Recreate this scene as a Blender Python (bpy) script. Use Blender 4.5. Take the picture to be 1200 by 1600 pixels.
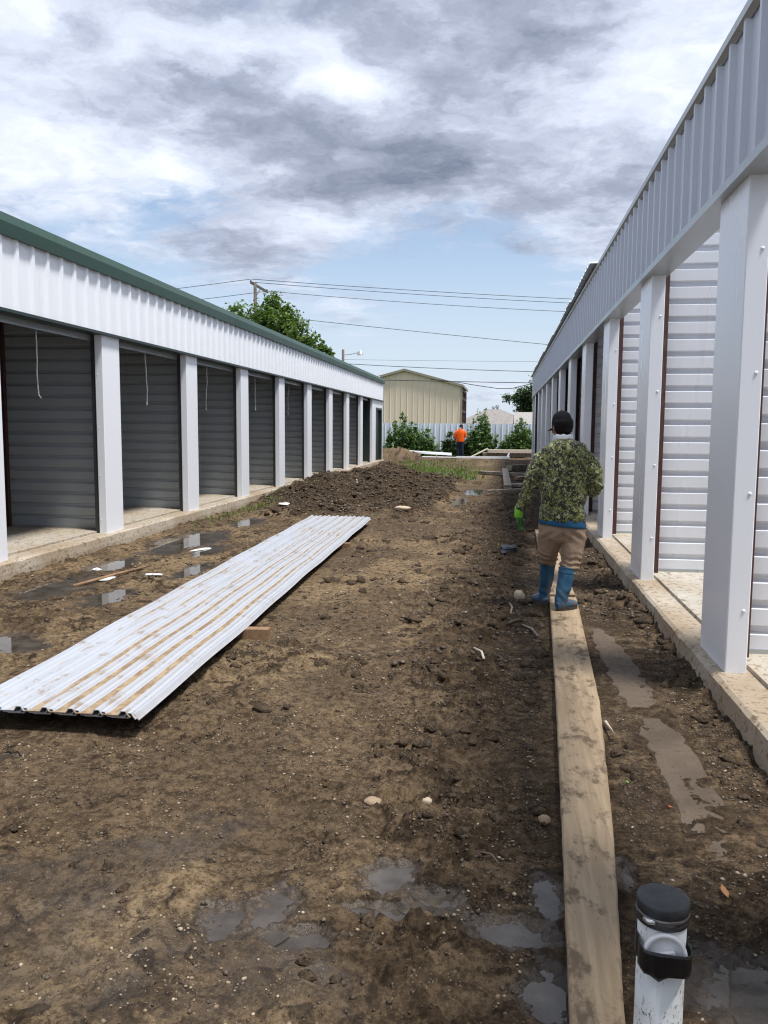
import bpy, math, random
import numpy as np
from mathutils import Matrix, Vector

for o in list(bpy.data.objects):
    bpy.data.objects.remove(o)
SC = bpy.context.scene
COL = SC.collection
PI = math.pi
rnd = random.Random(7)

# ------------------------------------------------------------------ camera
PITCH, YAW, ROLL, CAM_H = 0.10281, 0.1435, 0.00665, 1.62
cam_data = bpy.data.cameras.new('camera')
cam_data.sensor_fit = 'VERTICAL'
cam_data.sensor_height = 36.0
cam_data.sensor_width = 27.0
cam_data.lens = 1274.3 / 1600 * 36
cam_data.clip_start = 0.05
cam_data.clip_end = 6000
cam = bpy.data.objects.new('camera', cam_data)
COL.objects.link(cam)
fw = Vector((-math.sin(YAW) * math.cos(PITCH), math.cos(YAW) * math.cos(PITCH), -math.sin(PITCH)))
r0 = Vector((math.cos(YAW), math.sin(YAW), 0))
u0 = r0.cross(fw)
rr = math.cos(ROLL) * r0 + math.sin(ROLL) * u0
uu = -math.sin(ROLL) * r0 + math.cos(ROLL) * u0
mw = Matrix((rr, uu, -fw)).transposed().to_4x4()
mw.translation = (0, 0, CAM_H)
cam.matrix_world = mw
SC.camera = cam

# ------------------------------------------------------------------ light
SUN_EL, SUN_AZ = math.radians(69), math.radians(-25)     # azimuth from +X, towards -Y
SKY_STRENGTH = 0.10
CLOUD_STRENGTH = 0.82
SUN_STRENGTH = 3.5
EXPOSURE = 0.65
sd = Vector((math.cos(SUN_EL) * math.cos(SUN_AZ), math.cos(SUN_EL) * math.sin(SUN_AZ), math.sin(SUN_EL)))
sl = bpy.data.lights.new('sun', 'SUN')
sl.energy = SUN_STRENGTH
sl.angle = math.radians(10.0)
sl.color = (1.0, 0.975, 0.94)
so = bpy.data.objects.new('sun', sl)
COL.objects.link(so)
so.location = sd * 60
so.rotation_euler = sd.to_track_quat('Z', 'Y').to_euler()

W = bpy.data.worlds.new('World')
SC.world = W
W.use_nodes = True
SC.view_settings.view_transform = 'Standard'
SC.view_settings.look = 'None'
SC.view_settings.exposure = EXPOSURE
SC.view_settings.gamma = 1
SC.view_settings.use_curve_mapping = False
SC.cycles.use_denoising = True
SC.cycles.denoising_prefilter = 'NONE'
SC.cycles.pixel_filter_type = 'BLACKMAN_HARRIS'
SC.cycles.filter_width = 1.2


class NT:
    """small helper to write node trees"""
    def __init__(s, tree):
        s.t = tree
        s.n = tree.nodes
        s.l = tree.links

    def add(s, kind, inputs=None, **props):
        nd = s.n.new(kind)
        for k, v in props.items():
            setattr(nd, k, v)
        for k, v in (inputs or {}).items():
            s.put(nd.inputs[k], v)
        return nd

    def put(s, sock, v):
        if isinstance(v, bpy.types.NodeSocket):
            s.l.new(v, sock)
        elif isinstance(v, bpy.types.Node):
            s.l.new(v.outputs[0], sock)
        else:
            if sock.type == 'RGBA' and len(v) == 3:
                v = (*v, 1)
            sock.default_value = v

    def math(s, op, a, b=0.0, c=0.0, clamp=False):
        nd = s.add('ShaderNodeMath', operation=op, use_clamp=clamp)
        s.put(nd.inputs[0], a)
        s.put(nd.inputs[1], b)
        s.put(nd.inputs[2], c)
        return nd.outputs[0]

    def ramp(s, v, a, b, lo=0.0, hi=1.0):
        nd = s.add('ShaderNodeMapRange', interpolation_type='SMOOTHSTEP')
        for k, x in zip(('Value', 'From Min', 'From Max', 'To Min', 'To Max'), (v, a, b, lo, hi)):
            s.put(nd.inputs[k], x)
        return nd.outputs[0]

    def mix(s, f, a, b, mode='MIX'):
        nd = s.add('ShaderNodeMix', data_type='RGBA', blend_type=mode)
        s.put(nd.inputs[0], f)
        s.put(nd.inputs[6], a)
        s.put(nd.inputs[7], b)
        return nd.outputs[2]

    def noise(s, vec, scale, detail=4, rough=0.55, dist=0.0):
        nd = s.add('ShaderNodeTexNoise', {'Scale': scale, 'Detail': detail, 'Roughness': rough, 'Distortion': dist})
        if vec is not None:
            s.put(nd.inputs['Vector'], vec)
        return nd.outputs[0]

    def mapping(s, vec, scale=(1, 1, 1), loc=(0, 0, 0), rot=(0, 0, 0)):
        nd = s.add('ShaderNodeMapping', {'Scale': scale, 'Location': loc, 'Rotation': rot})
        s.put(nd.inputs['Vector'], vec)
        return nd.outputs[0]


# ---- sky: Nishita behind a broken layer of cumulus
wt = NT(W.node_tree)
W.node_tree.nodes.clear()
sky = wt.add('ShaderNodeTexSky', sky_type='NISHITA')
sky.sun_disc = False
sky.sun_elevation = SUN_EL
sky.sun_rotation = math.atan2(sd.x, sd.y)
sky.air_density = 1.0
sky.dust_density = 0.6
sky.ozone_density = 2.0
tcw = wt.add('ShaderNodeTexCoord').outputs['Generated']
sep = wt.add('ShaderNodeSeparateXYZ', {0: tcw})
zc = wt.math('ADD', wt.math('MAXIMUM', sep.outputs[2], 0.0), 0.13)
cx = wt.math('DIVIDE', sep.outputs[0], zc)
cy = wt.math('DIVIDE', sep.outputs[1], zc)
cl = wt.add('ShaderNodeCombineXYZ', {0: cx, 1: cy, 2: 0.0}).outputs[0]
warp = wt.add('ShaderNodeTexNoise', {'Vector': cl, 'Scale': 2.4, 'Detail': 6.0, 'Roughness': 0.62})
wv = wt.add('ShaderNodeVectorMath', {0: warp.outputs[1], 1: (0.5, 0.5, 0.5)}, operation='SUBTRACT')
ws = wt.add('ShaderNodeVectorMath', {0: wv.outputs[0]}, operation='SCALE')
ws.inputs[3].default_value = 0.5
cw = wt.add('ShaderNodeVectorMath', {0: cl, 1: ws.outputs[0]}, operation='ADD').outputs[0]
# cloud masses where they stand over the yard (cloud-plane x, y, half widths, thin + / thick -)
CLOUDS = [
    (-0.251, 2.149, 0.420, 0.235, -0.40), (-0.648, 1.796, 0.210, 0.101, -0.35), (-0.780, 1.537, 0.181, 0.070, -0.3),
    (-0.285, 1.591, 0.168, 0.083, -0.4), (0.030, 1.838, 0.201, 0.159, -0.34), (-0.493, 2.047, 0.189, 0.154, -0.3),
    (-0.325, 2.334, 0.231, 0.138, -0.32), (0.095, 1.646, 0.130, 0.075, -0.25), (-0.772, 1.999, 0.172, 0.097, -0.2),
    (-0.399, 1.837, 0.126, 0.088, 0.62), (-0.563, 1.675, 0.116, 0.077, 0.35), (0.282, 1.859, 0.157, 0.140, 0.42),
    (-1.115, 1.979, 0.236, 0.199, 0.26), (-0.970, 1.655, 0.078, 0.142, 0.25), (-0.607, 2.223, 0.086, 0.054, 0.4),
    (-1.087, 2.267, 0.216, 0.170, 0.3), (0.353, 1.666, 0.103, 0.096, 0.12), (-0.103, 2.591, 0.078, 0.121, 0.35),
    (-0.642, 2.575, 0.181, 0.112, 0.4), (-0.824, 1.479, 0.069, 0.039, 0.2)]
fine = wt.noise(wt.mapping(cw, loc=(7.0, 2.0, 1.0)), 2.6, 10, 0.60)
soft = wt.noise(wt.mapping(cw, loc=(3.1, 1.7, 0.4)), 0.9, 4, 0.5)
lum = wt.math('ADD', wt.math('MULTIPLY', wt.math('SUBTRACT', fine, 0.5), 1.85), wt.math('MULTIPLY', wt.math('SUBTRACT', soft, 0.5), 0.9))
lum = wt.math('ADD', lum, 0.42)
cws = wt.add('ShaderNodeSeparateXYZ', {0: cw})
for (bx, by, brx, bry, amp) in CLOUDS:
    ex = wt.math('DIVIDE', wt.math('SUBTRACT', cws.outputs[0], bx), brx)
    ey = wt.math('DIVIDE', wt.math('SUBTRACT', cws.outputs[1], by), bry)
    rsq = wt.math('ADD', wt.math('MULTIPLY', ex, ex), wt.math('MULTIPLY', ey, ey))
    lum = wt.math('ADD', lum, wt.math('MULTIPLY', wt.math('EXPONENT', wt.math('MULTIPLY', rsq, -0.8)), amp * 0.8))
lum = wt.math('ADD', wt.math('MULTIPLY', lum, 0.80), 0.135)
cr = wt.add('ShaderNodeValToRGB', {0: lum})
e = cr.color_ramp
e.elements[0].position, e.elements[0].color = 0.0, (0.17, 0.20, 0.275, 1)
e.elements[1].position, e.elements[1].color = 1.05 - 0.05, (0.88, 0.90, 0.94, 1)
for p_, c_ in ((0.30, (0.345, 0.385, 0.49, 1)), (0.55, (0.58, 0.635, 0.76, 1)), (0.78, (0.74, 0.785, 0.87, 1))):
    x_ = e.elements.new(p_)
    x_.color = c_
ccol = cr.outputs[0]
gap = wt.noise(wt.mapping(cw, loc=(1.2, 5.0, 2.0)), 1.15, 8, 0.58)
cover = wt.ramp(wt.math('ADD', gap, wt.ramp(sep.outputs[2], 0.13, 0.33, -0.07, 0.22)), 0.44, 0.62)
haze = wt.ramp(sep.outputs[2], 0.0, 0.34, 0.88, 0.0)
bg1 = wt.add('ShaderNodeBackground', {'Color': sky.outputs[0], 'Strength': SKY_STRENGTH})
bgh = wt.add('ShaderNodeBackground', {'Color': (0.66, 0.75, 0.88, 1), 'Strength': 0.66})
bg2 = wt.add('ShaderNodeBackground', {'Color': ccol, 'Strength': CLOUD_STRENGTH})
m0 = wt.add('ShaderNodeMixShader', {0: haze, 1: bg1.outputs[0], 2: bgh.outputs[0]})
m1 = wt.add('ShaderNodeMixShader', {0: cover, 1: m0.outputs[0], 2: bg2.outputs[0]})
wo = wt.add('ShaderNodeOutputWorld', {0: m1.outputs[0]})


# ------------------------------------------------------------------ noise in numpy
def _hash(ix, iy, seed):
    h = (ix.astype(np.int64) * 374761393 + iy.astype(np.int64) * 668265263 + seed * 974634777) & 0xffffffff
    h = ((h ^ (h >> 13)) * 1274126177) & 0xffffffff
    h = h ^ (h >> 16)
    return (h & 0xffff) / 65535.0


def pn(x, y, seed=0):
    """2-D gradient noise, about -1..1"""
    xi, yi = np.floor(x), np.floor(y)
    fx, fy = x - xi, y - yi
    ux, uy = fx * fx * fx * (fx * (fx * 6 - 15) + 10), fy * fy * fy * (fy * (fy * 6 - 15) + 10)
    out = 0
    for dx in (0, 1):
        for dy in (0, 1):
            a = _hash(xi + dx, yi + dy, seed) * 2 * PI
            g = np.cos(a) * (fx - dx) + np.sin(a) * (fy - dy)
            out = out + g * (ux if dx else 1 - ux) * (uy if dy else 1 - uy)
    return out * 1.5


def fbm(x, y, octs=4, gain=0.5, seed=0):
    s, a = 0, 1.0
    for k in range(octs):
        s = s + a * pn(x * 2 ** k + 17.3 * k, y * 2 ** k - 9.1 * k, seed + k)
        a *= gain
    return s


def sst(a, b, x):
    t = np.clip((x - a) / (b - a), 0, 1)
    return t * t * (3 - 2 * t)


# ------------------------------------------------------------------ mesh helpers
class MB:
    """collects shapes; build() links them as one mesh object"""
    def __init__(s):
        s.v, s.f = [], []

    def quadbox(s, x0, x1, y0, y1, z0, z1, c=0.0):
        if c <= 0:
            b = len(s.v)
            s.v += [(x, y, z) for z in (z0, z1) for y in (y0, y1) for x in (x0, x1)]
            s.f += [tuple(b + i for i in q) for q in ((0, 2, 3, 1), (4, 5, 7, 6), (0, 1, 5, 4), (2, 6, 7, 3), (0, 4, 6, 2), (1, 3, 7, 5))]
        else:
            p = [(x0 + c, y0), (x1 - c, y0), (x1, y0 + c), (x1, y1 - c), (x1 - c, y1), (x0 + c, y1), (x0, y1 - c), (x0, y0 + c)]
            s.prism(p, z0, z1)
        return s

    def prism(s, poly, z0, z1):
        n, b = len(poly), len(s.v)
        s.v += [(x, y, z0) for x, y in poly] + [(x, y, z1) for x, y in poly]
        s.f += [(b + i, b + (i + 1) % n, b + n + (i + 1) % n, b + n + i) for i in range(n)]
        s.f += [tuple(b + i for i in reversed(range(n))), tuple(b + n + i for i in range(n))]
        return s

    def extrude(s, prof, a, b, closed=False, caps=False):
        """profile points as 3-D tuples swept from offset a to offset b"""
        n, k = len(prof), len(s.v)
        for off in (a, b):
            s.v += [(p[0] + off[0], p[1] + off[1], p[2] + off[2]) for p in prof]
        m = n if closed else n - 1
        s.f += [(k + i, k + (i + 1) % n, k + n + (i + 1) % n, k + n + i) for i in range(m)]
        if caps:
            s.f += [tuple(k + i for i in reversed(range(n))), tuple(k + n + i for i in range(n))]
        return s

    def tube(s, pts, rad, seg=8, caps=True, flat=1.0, ref=None):
        """tube along pts; rad a number, list, or list of (rx, ry)"""
        pts = [Vector(p) for p in pts]
        n, k = len(pts), len(s.v)
        if not isinstance(rad, (list, tuple)):
            rad = [rad] * n
        side = None
        for i, p in enumerate(pts):
            t = (pts[min(i + 1, n - 1)] - pts[max(i - 1, 0)])
            t = t.normalized() if t.length > 1e-9 else Vector((0, 0, 1))
            if side is None:
                side = Vector(ref) if ref else (Vector((1, 0, 0)) if abs(t.x) < 0.8 else Vector((0, 1, 0)))
            side = (side - t * side.dot(t)).normalized()
            up = t.cross(side)
            r = rad[i]
            rx, ry = r if isinstance(r, (list, tuple)) else (r, r * flat)
            for j in range(seg):
                a = 2 * PI * j / seg
                s.v.append(tuple(p + side * (rx * math.cos(a)) + up * (ry * math.sin(a))))
        for i in range(n - 1):
            for j in range(seg):
                a, b = k + i * seg + j, k + i * seg + (j + 1) % seg
                s.f.append((a, b, b + seg, a + seg))
        if caps:
            s.f.append(tuple(k + j for j in reversed(range(seg))))
            s.f.append(tuple(k + (n - 1) * seg + j for j in range(seg)))
        return s

    def ball(s, c, r, seg=12, rings=8):
        rx, ry, rz = r if isinstance(r, (list, tuple)) else (r, r, r)
        k = len(s.v)
        for i in range(rings + 1):
            th = PI * (i + 0.001) / (rings + 0.002)
            for j in range(seg):
                a = 2 * PI * j / seg
                s.v.append((c[0] + rx * math.sin(th) * math.cos(a), c[1] + ry * math.sin(th) * math.sin(a), c[2] + rz * math.cos(th)))
        for i in range(rings):
            for j in range(seg):
                a, b = k + i * seg + j, k + i * seg + (j + 1) % seg
                s.f.append((a, a + seg, b + seg, b))
        s.f.append(tuple(k + j for j in range(seg)))
        s.f.append(tuple(k + rings * seg + j for j in reversed(range(seg))))
        return s

    def mesh(s, name):
        me = bpy.data.meshes.new(name)
        me.from_pydata(s.v, [], s.f)
        me.update()
        return me

    def build(s, name, mat=None, parent=None, smooth=False, loc=None):
        return link(name, s.mesh(name), mat, parent, smooth, loc)


def link(name, me, mat=None, parent=None, smooth=False, loc=None, rz=0.0):
    o = bpy.data.objects.new(name, me)
    COL.objects.link(o)
    if mat and not me.materials:
        me.materials.append(mat)
    if smooth:
        me.polygons.foreach_set('use_smooth', [True] * len(me.polygons))
    if parent:
        o.parent = parent
    if loc is not None:
        o.location = loc
    if rz:
        o.rotation_euler = (0, 0, rz)
    return o


def tag(o, label=None, cat=None, group=None, kind=None):
    if label:
        o['label'] = label
    if cat:
        o['category'] = cat
    if group:
        o['group'] = group
    if kind:
        o['kind'] = kind
    return o


def empty(name, loc=(0, 0, 0), rz=0.0):
    o = bpy.data.objects.new(name, None)
    COL.objects.link(o)
    o.location = loc
    o.rotation_euler = (0, 0, rz)
    o.empty_display_size = 0.2
    return o


def fast_mesh(name, V, F):
    """V (n,3) and quad F (m,4) numpy arrays"""
    me = bpy.data.meshes.new(name)
    V = np.ascontiguousarray(V, dtype=np.float32)
    F = np.ascontiguousarray(F, dtype=np.int32)
    k = F.shape[1]
    me.vertices.add(len(V))
    me.vertices.foreach_set('co', V.ravel())
    me.loops.add(F.size)
    me.loops.foreach_set('vertex_index', F.ravel())
    me.polygons.add(len(F))
    me.polygons.foreach_set('loop_start', np.arange(0, F.size, k, dtype=np.int32))
    me.update(calc_edges=True)
    return me


# ------------------------------------------------------------------ materials
def new_mat(name):
    m = bpy.data.materials.new(name)
    m.use_nodes = True
    m.node_tree.nodes.clear()
    t = NT(m.node_tree)
    b = t.add('ShaderNodeBsdfPrincipled')
    o = t.add('ShaderNodeOutputMaterial', {0: b.outputs[0]})
    return m, t, b, o


def bump(t, b, h, strength=0.3, dist=0.01):
    nd = t.add('ShaderNodeBump', {'Strength': strength, 'Distance': dist, 'Height': h})
    t.put(b.inputs['Normal'], nd.outputs[0])


def painted(name, col, rough=0.4, metal=0.0, dirt=0.12, dirtcol=(0.22, 0.17, 0.12), scale=1.5, wob=0.0, spec=0.5):
    """painted or bare sheet metal with faint streaks and grime"""
    m, t, b, o = new_mat(name)
    g = t.add('ShaderNodeNewGeometry').outputs['Position']
    n1 = t.noise(t.mapping(g, (1, 1, 0.25)), scale, 6, 0.6)
    n2 = t.noise(t.mapping(g, (1, 1, 0.5)), scale * 9, 5, 0.65)
    f = t.math('MULTIPLY', t.ramp(n1, 0.42, 0.75), t.ramp(n2, 0.35, 0.75))
    c = t.mix(t.math('MULTIPLY', f, dirt * 2.2), col, dirtcol)
    c = t.mix(t.ramp(t.noise(g, 0.7, 2), 0.3, 0.7, 0.0, 0.08), c, tuple(x * 0.85 for x in col))
    t.put(b.inputs['Base Color'], c)
    t.put(b.inputs['Roughness'], t.ramp(n1, 0.3, 0.8, rough - 0.02, rough + 0.05))
    b.inputs['Metallic'].default_value = metal
    b.inputs['Specular IOR Level'].default_value = spec
    if wob:
        bump(t, b, t.noise(g, 1.6, 2), wob, 0.02)
    return m


def timber(name, c1, c2, mud=0.3, mudcol=(0.07, 0.05, 0.035), rough=0.75, ax=1):
    m, t, b, o = new_mat(name)
    g = t.add('ShaderNodeTexCoord').outputs['Object']
    s = [26, 26, 26]
    s[ax] = 1.6
    grain = t.noise(t.mapping(g, s), 1.0, 6, 0.65, 0.4)
    c = t.mix(t.ramp(grain, 0.3, 0.72), c1, c2)
    blot = t.noise(t.mapping(g, (1, 0.55, 1)), 9.0, 8, 0.68)
    big = t.noise(g, 1.7, 3)
    f = t.math('MULTIPLY', t.ramp(t.math('ADD', blot, t.math('MULTIPLY', big, 0.35)), 0.66, 0.82), mud * 2.0, clamp=True)
    c = t.mix(f, c, mudcol)
    c = t.mix(t.ramp(t.noise(t.mapping(g, (1, .3, 1)), 55, 3), 0.60, 0.75, 0, 0.5), c, mudcol)
    t.put(b.inputs['Base Color'], c)
    b.inputs['Roughness'].default_value = rough
    bump(t, b, t.math('ADD', grain, t.math('MULTIPLY', blot, 0.8)), 0.5, 0.006)
    return m


def simple(name, col, rough=0.6, var=0.15, scale=6.0, metal=0.0, bmp=0.0):
    m, t, b, o = new_mat(name)
    g = t.add('ShaderNodeTexCoord').outputs['Object']
    n = t.noise(g, scale, 5, 0.6)
    c = t.mix(t.ramp(n, 0.3, 0.7), tuple(x * (1 - var) for x in col), tuple(min(1, x * (1 + var)) for x in col))
    t.put(b.inputs['Base Color'], c)
    b.inputs['Roughness'].default_value = rough
    b.inputs['Metallic'].default_value = metal
    if bmp:
        bump(t, b, n, bmp, 0.01)
    return m


def leafy(name, c1, c2, trans=0.35):
    m, t, b, o = new_mat(name)
    oi = t.add('ShaderNodeNewGeometry')
    n = t.noise(oi.outputs['Position'], 1.1, 3)
    r = oi.outputs['Random Per Island']
    c = t.mix(t.math('ADD', t.math('MULTIPLY', r, 0.55), t.ramp(n, 0.35, 0.65, 0, 0.45), clamp=True), c1, c2)
    t.put(b.inputs['Base Color'], c)
    b.inputs['Roughness'].default_value = 0.5
    tr = t.add('ShaderNodeBsdfTranslucent', {0: t.mix(0.5, c, (0.16, 0.24, 0.03))})
    mx = t.add('ShaderNodeMixShader', {0: trans, 1: b.outputs[0], 2: tr.outputs[0]})
    t.put(o.inputs[0], mx.outputs[0])
    return m


def concrete(name, col, stain=(0.24, 0.15, 0.075), wetcol=(0.16, 0.13, 0.1)):
    m, t, b, o = new_mat(name)
    g = t.add('ShaderNodeNewGeometry').outputs['Position']
    n1 = t.noise(g, 0.9, 5, 0.6)
    n2 = t.noise(g, 7, 8, 0.7)
    n3 = t.noise(g, 60, 4, 0.6)
    c = t.mix(t.ramp(n2, 0.3, 0.7), tuple(x * 0.78 for x in col), col)
    c = t.mix(t.ramp(t.math('ADD', n1, t.math('MULTIPLY', n2, 0.4)), 0.52, 0.80, 0, 0.8), c, stain)
    c = t.mix(t.ramp(t.noise(g, 17, 8, 0.7), 0.53, 0.62, 0, 0.85), c, (0.15, 0.10, 0.058))
    c = t.mix(t.ramp(t.noise(t.mapping(g, (1, 0.6, 1)), 42, 5, 0.7), 0.58, 0.66, 0, 0.8), c, (0.07, 0.048, 0.03))
    c = t.mix(t.ramp(n3, 0.58, 0.75, 0, 0.35), c, wetcol)
    t.put(b.inputs['Base Color'], c)
    t.put(b.inputs['Roughness'], t.ramp(n1, 0.35, 0.65, 0.55, 0.9))
    bump(t, b, t.math('ADD', n2, t.math('MULTIPLY', n3, 0.4)), 0.5, 0.012)
    return m


M = {}
M['white'] = painted('white_painted_steel', (0.83, 0.85, 0.885), 0.38, dirt=0.04)
M['white_r'] = painted('white_painted_steel_glossy', (0.80, 0.825, 0.875), 0.26, dirt=0.01, wob=0.0, spec=0.7)
M['grey_r'] = painted('ash_grey_steel', (0.50, 0.535, 0.61), 0.3, dirt=0.015, spec=0.6)
M['white_rib'] = painted('white_ribbed_liner', (0.72, 0.74, 0.79), 0.28, dirt=0.06, spec=0.65)
M['galv'] = painted('galvanised_liner', (0.45, 0.485, 0.51), 0.42, metal=0.3, dirt=0.08)
M['galv_trim'] = painted('galvanised_trim', (0.42, 0.45, 0.46), 0.35, metal=0.55, dirt=0.15)
M['green'] = painted('dark_green_trim', (0.024, 0.060, 0.042), 0.42, dirt=0.04, spec=0.3)
M['green_dark'] = painted('green_black_trim', (0.016, 0.03, 0.026), 0.4, dirt=0.05)
M['charcoal'] = painted('charcoal_guide', (0.035, 0.037, 0.043), 0.45, dirt=0.06)
M['red_iron'] = painted('red_oxide_iron', (0.055, 0.018, 0.016), 0.55, dirt=0.2)
M['beige'] = painted('beige_steel', (0.72, 0.595, 0.475), 0.5, dirt=0.08, scale=0.6)
M['beige_trim'] = painted('taupe_trim', (0.30, 0.255, 0.20), 0.5, dirt=0.08)
M['fence'] = painted('pale_blue_white_steel', (0.68, 0.745, 0.82), 0.4, dirt=0.06)
M['slab'] = concrete('concrete', (0.50, 0.435, 0.345), stain=(0.27, 0.20, 0.125))
M['slab_in'] = concrete('concrete_floor', (0.50, 0.465, 0.40), stain=(0.33, 0.27, 0.19))
M['cable'] = simple('white_cable', (0.75, 0.74, 0.70), 0.5)
M['black'] = simple('black_rubber', (0.012, 0.012, 0.013), 0.45)
M['pole'] = timber('pole_timber', (0.075, 0.058, 0.048), (0.13, 0.105, 0.09), 0.1, ax=2)
M['wire'] = simple('black_wire', (0.02, 0.02, 0.022), 0.5)
M['plank'] = timber('muddy_pine', (0.265, 0.19, 0.112), (0.40, 0.30, 0.19), 0.62, mudcol=(0.13, 0.088, 0.05))
M['block'] = timber('brown_block', (0.20, 0.115, 0.06), (0.30, 0.18, 0.10), 0.2)
M['grey_board'] = timber('weathered_board', (0.22, 0.19, 0.155), (0.36, 0.31, 0.25), 0.35)
M['pale_board'] = timber('pale_lumber', (0.60, 0.52, 0.40), (0.72, 0.64, 0.52), 0.1)
M['shingle'] = simple('grey_shingle', (0.235, 0.215, 0.20), 0.9, 0.15, 3.0)
M['bark'] = simple('bark', (0.11, 0.085, 0.065), 0.9, 0.3, 9.0, bmp=0.5)
M['leaf'] = leafy('green_leaves', (0.045, 0.10, 0.018), (0.15, 0.245, 0.045))
M['leaf_dark'] = leafy('dark_leaves', (0.018, 0.042, 0.014), (0.05, 0.085, 0.026), 0.25)
M['weed'] = leafy('weed_leaves', (0.06, 0.135, 0.035), (0.17, 0.28, 0.08))
M['grass'] = leafy('grass_blades', (0.09, 0.16, 0.025), (0.20, 0.27, 0.06))


def mud_coated(name):
    m, t, b, o = new_mat(name)
    g = t.add('ShaderNodeNewGeometry').outputs['Position']
    n1, n2 = t.noise(g, 3, 5), t.noise(g, 26, 7, 0.68)
    c = t.mix(t.ramp(n1, 0.35, 0.65), (0.070, 0.050, 0.034), (0.105, 0.077, 0.053))
    c = t.mix(t.ramp(n2, 0.56, 0.7), c, (0.05, 0.036, 0.026))
    t.put(b.inputs['Base Color'], c)
    t.put(b.inputs['Roughness'], t.ramp(n2, 0.35, 0.65, 0.5, 0.75))
    b.inputs['Specular IOR Level'].default_value = 0.3
    bump(t, b, n2, 0.6, 0.012)
    return m


M['mudboard'] = mud_coated('mud_coated_board')


def dirty_sheet(name, mudamt):
    """ribbed white roofing sheet, dried clay film lying in its pans (object z is the height of the profile)"""
    m, t, b, o = new_mat(name)
    tc = t.add('ShaderNodeTexCoord').outputs['Object']
    sx = t.add('ShaderNodeSeparateXYZ', {0: tc})
    pan = t.add('ShaderNodeSeparateColor', {0: t.add('ShaderNodeVertexColor', layer_name='pan').outputs[0]}).outputs[0]
    side = t.ramp(sx.outputs[0], -0.35, 0.30)
    n1 = t.noise(t.mapping(tc, (3.0, 0.9, 1)), 1.0, 7, 0.68)
    n2 = t.noise(t.mapping(tc, (1, 0.5, 1)), 15, 8, 0.72)
    n3 = t.noise(t.mapping(tc, (1, 0.22, 1)), 60, 4, 0.6)
    f = t.ramp(t.math('ADD', t.math('ADD', n1, t.math('MULTIPLY', n2, 0.45)), t.math('ADD', t.math('MULTIPLY', side, 0.42), t.math('MULTIPLY', t.math('SUBTRACT', t.noise(t.mapping(tc, (2.2, 0.35, 1), loc=(8, 3, 0)), 1.0, 4, 0.6), 0.5), 1.6))), 0.62, 0.86)
    f = t.math('MULTIPLY', f, t.math('ADD', t.math('MULTIPLY', pan, 0.84), 0.12), clamp=True)
    clay = t.mix(t.ramp(n2, 0.40, 0.62), (0.19, 0.120, 0.056), (0.35, 0.255, 0.148))
    c = t.mix(t.math('MULTIPLY', f, mudamt), (0.43, 0.455, 0.50), clay)
    spot = t.math('MULTIPLY', t.ramp(n3, 0.64, 0.72), t.ramp(n1, 0.42, 0.6))
    c = t.mix(t.math('MULTIPLY', spot, 0.8 * mudamt), c, (0.11, 0.07, 0.038))
    smear = t.ramp(t.noise(t.mapping(tc, (1.0, 0.5, 1), loc=(4, 2, 0)), 7, 8, 0.7), 0.54, 0.64)
    c = t.mix(t.math('MULTIPLY', smear, 0.75 * mudamt), c, (0.27, 0.19, 0.11))
    t.put(b.inputs['Base Color'], c)
    t.put(b.inputs['Roughness'], t.math('ADD', t.math('MULTIPLY', f, 0.4), 0.30))
    return m


M['sheet'] = dirty_sheet('roof_sheet_top', 1.0)
M['sheet_edge'] = dirty_sheet('roof_sheet_under', 0.35)
#SPLIT_STRUCTURE

# ------------------------------------------------------------------ ground
XR, XL, AL = 1.349, -5.2122, 0.0071
# puddles: x, y, rx, ry, water level, wobble
PUDDLES = [
    (-0.86, 2.46, 0.085, 0.085, -0.022), (-0.735, 2.53, 0.06, 0.11, -0.022), (-0.62, 2.40, 0.10, 0.05, -0.026),
    (-0.37, 2.80, 0.075, 0.085, -0.020), (-0.20, 2.68, 0.085, 0.055, -0.024), (-0.33, 2.60, 0.13, 0.04, -0.026),
    (0.06, 2.56, 0.115, 0.07, -0.030), (0.185, 2.78, 0.045, 0.10, -0.030), (0.16, 2.28, 0.06, 0.10, -0.034),
    (0.47, 2.98, 0.04, 0.07, -0.030), (0.74, 2.36, 0.13, 0.14, -0.034), (0.70, 2.06, 0.15, 0.09, -0.034),
    (-4.45, 11.2, 0.42, 1.05, -0.030), (-3.85, 10.4, 0.16, 0.5, -0.026), (-4.35, 13.6, 0.22, 0.7, -0.030),
    (-3.62, 5.55, 0.24, 0.30, -0.026), (-3.75, 7.3, 0.18, 0.42, -0.026), (-4.45, 7.6, 0.28, 0.55, -0.028),
    (-2.55, 3.55, 0.16, 0.10, -0.026), (-3.5, 8.9, 0.14, 0.5, -0.026), (-4.6, 9.1, 0.2, 0.5, -0.03),
    (-0.95, 18.3, 0.16, 0.9, -0.028), (-0.7, 21.2, 0.22, 1.0, -0.028),
    (-2.6, 29.6, 1.15, 2.9, -0.035), (-1.35, 27.3, 0.45, 1.2, -0.032),
]
PUDDLES = [(a, b, c, d, e - 0.0011 * (i % 7)) for i, (a, b, c, d, e) in enumerate(PUDDLES)]


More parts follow.
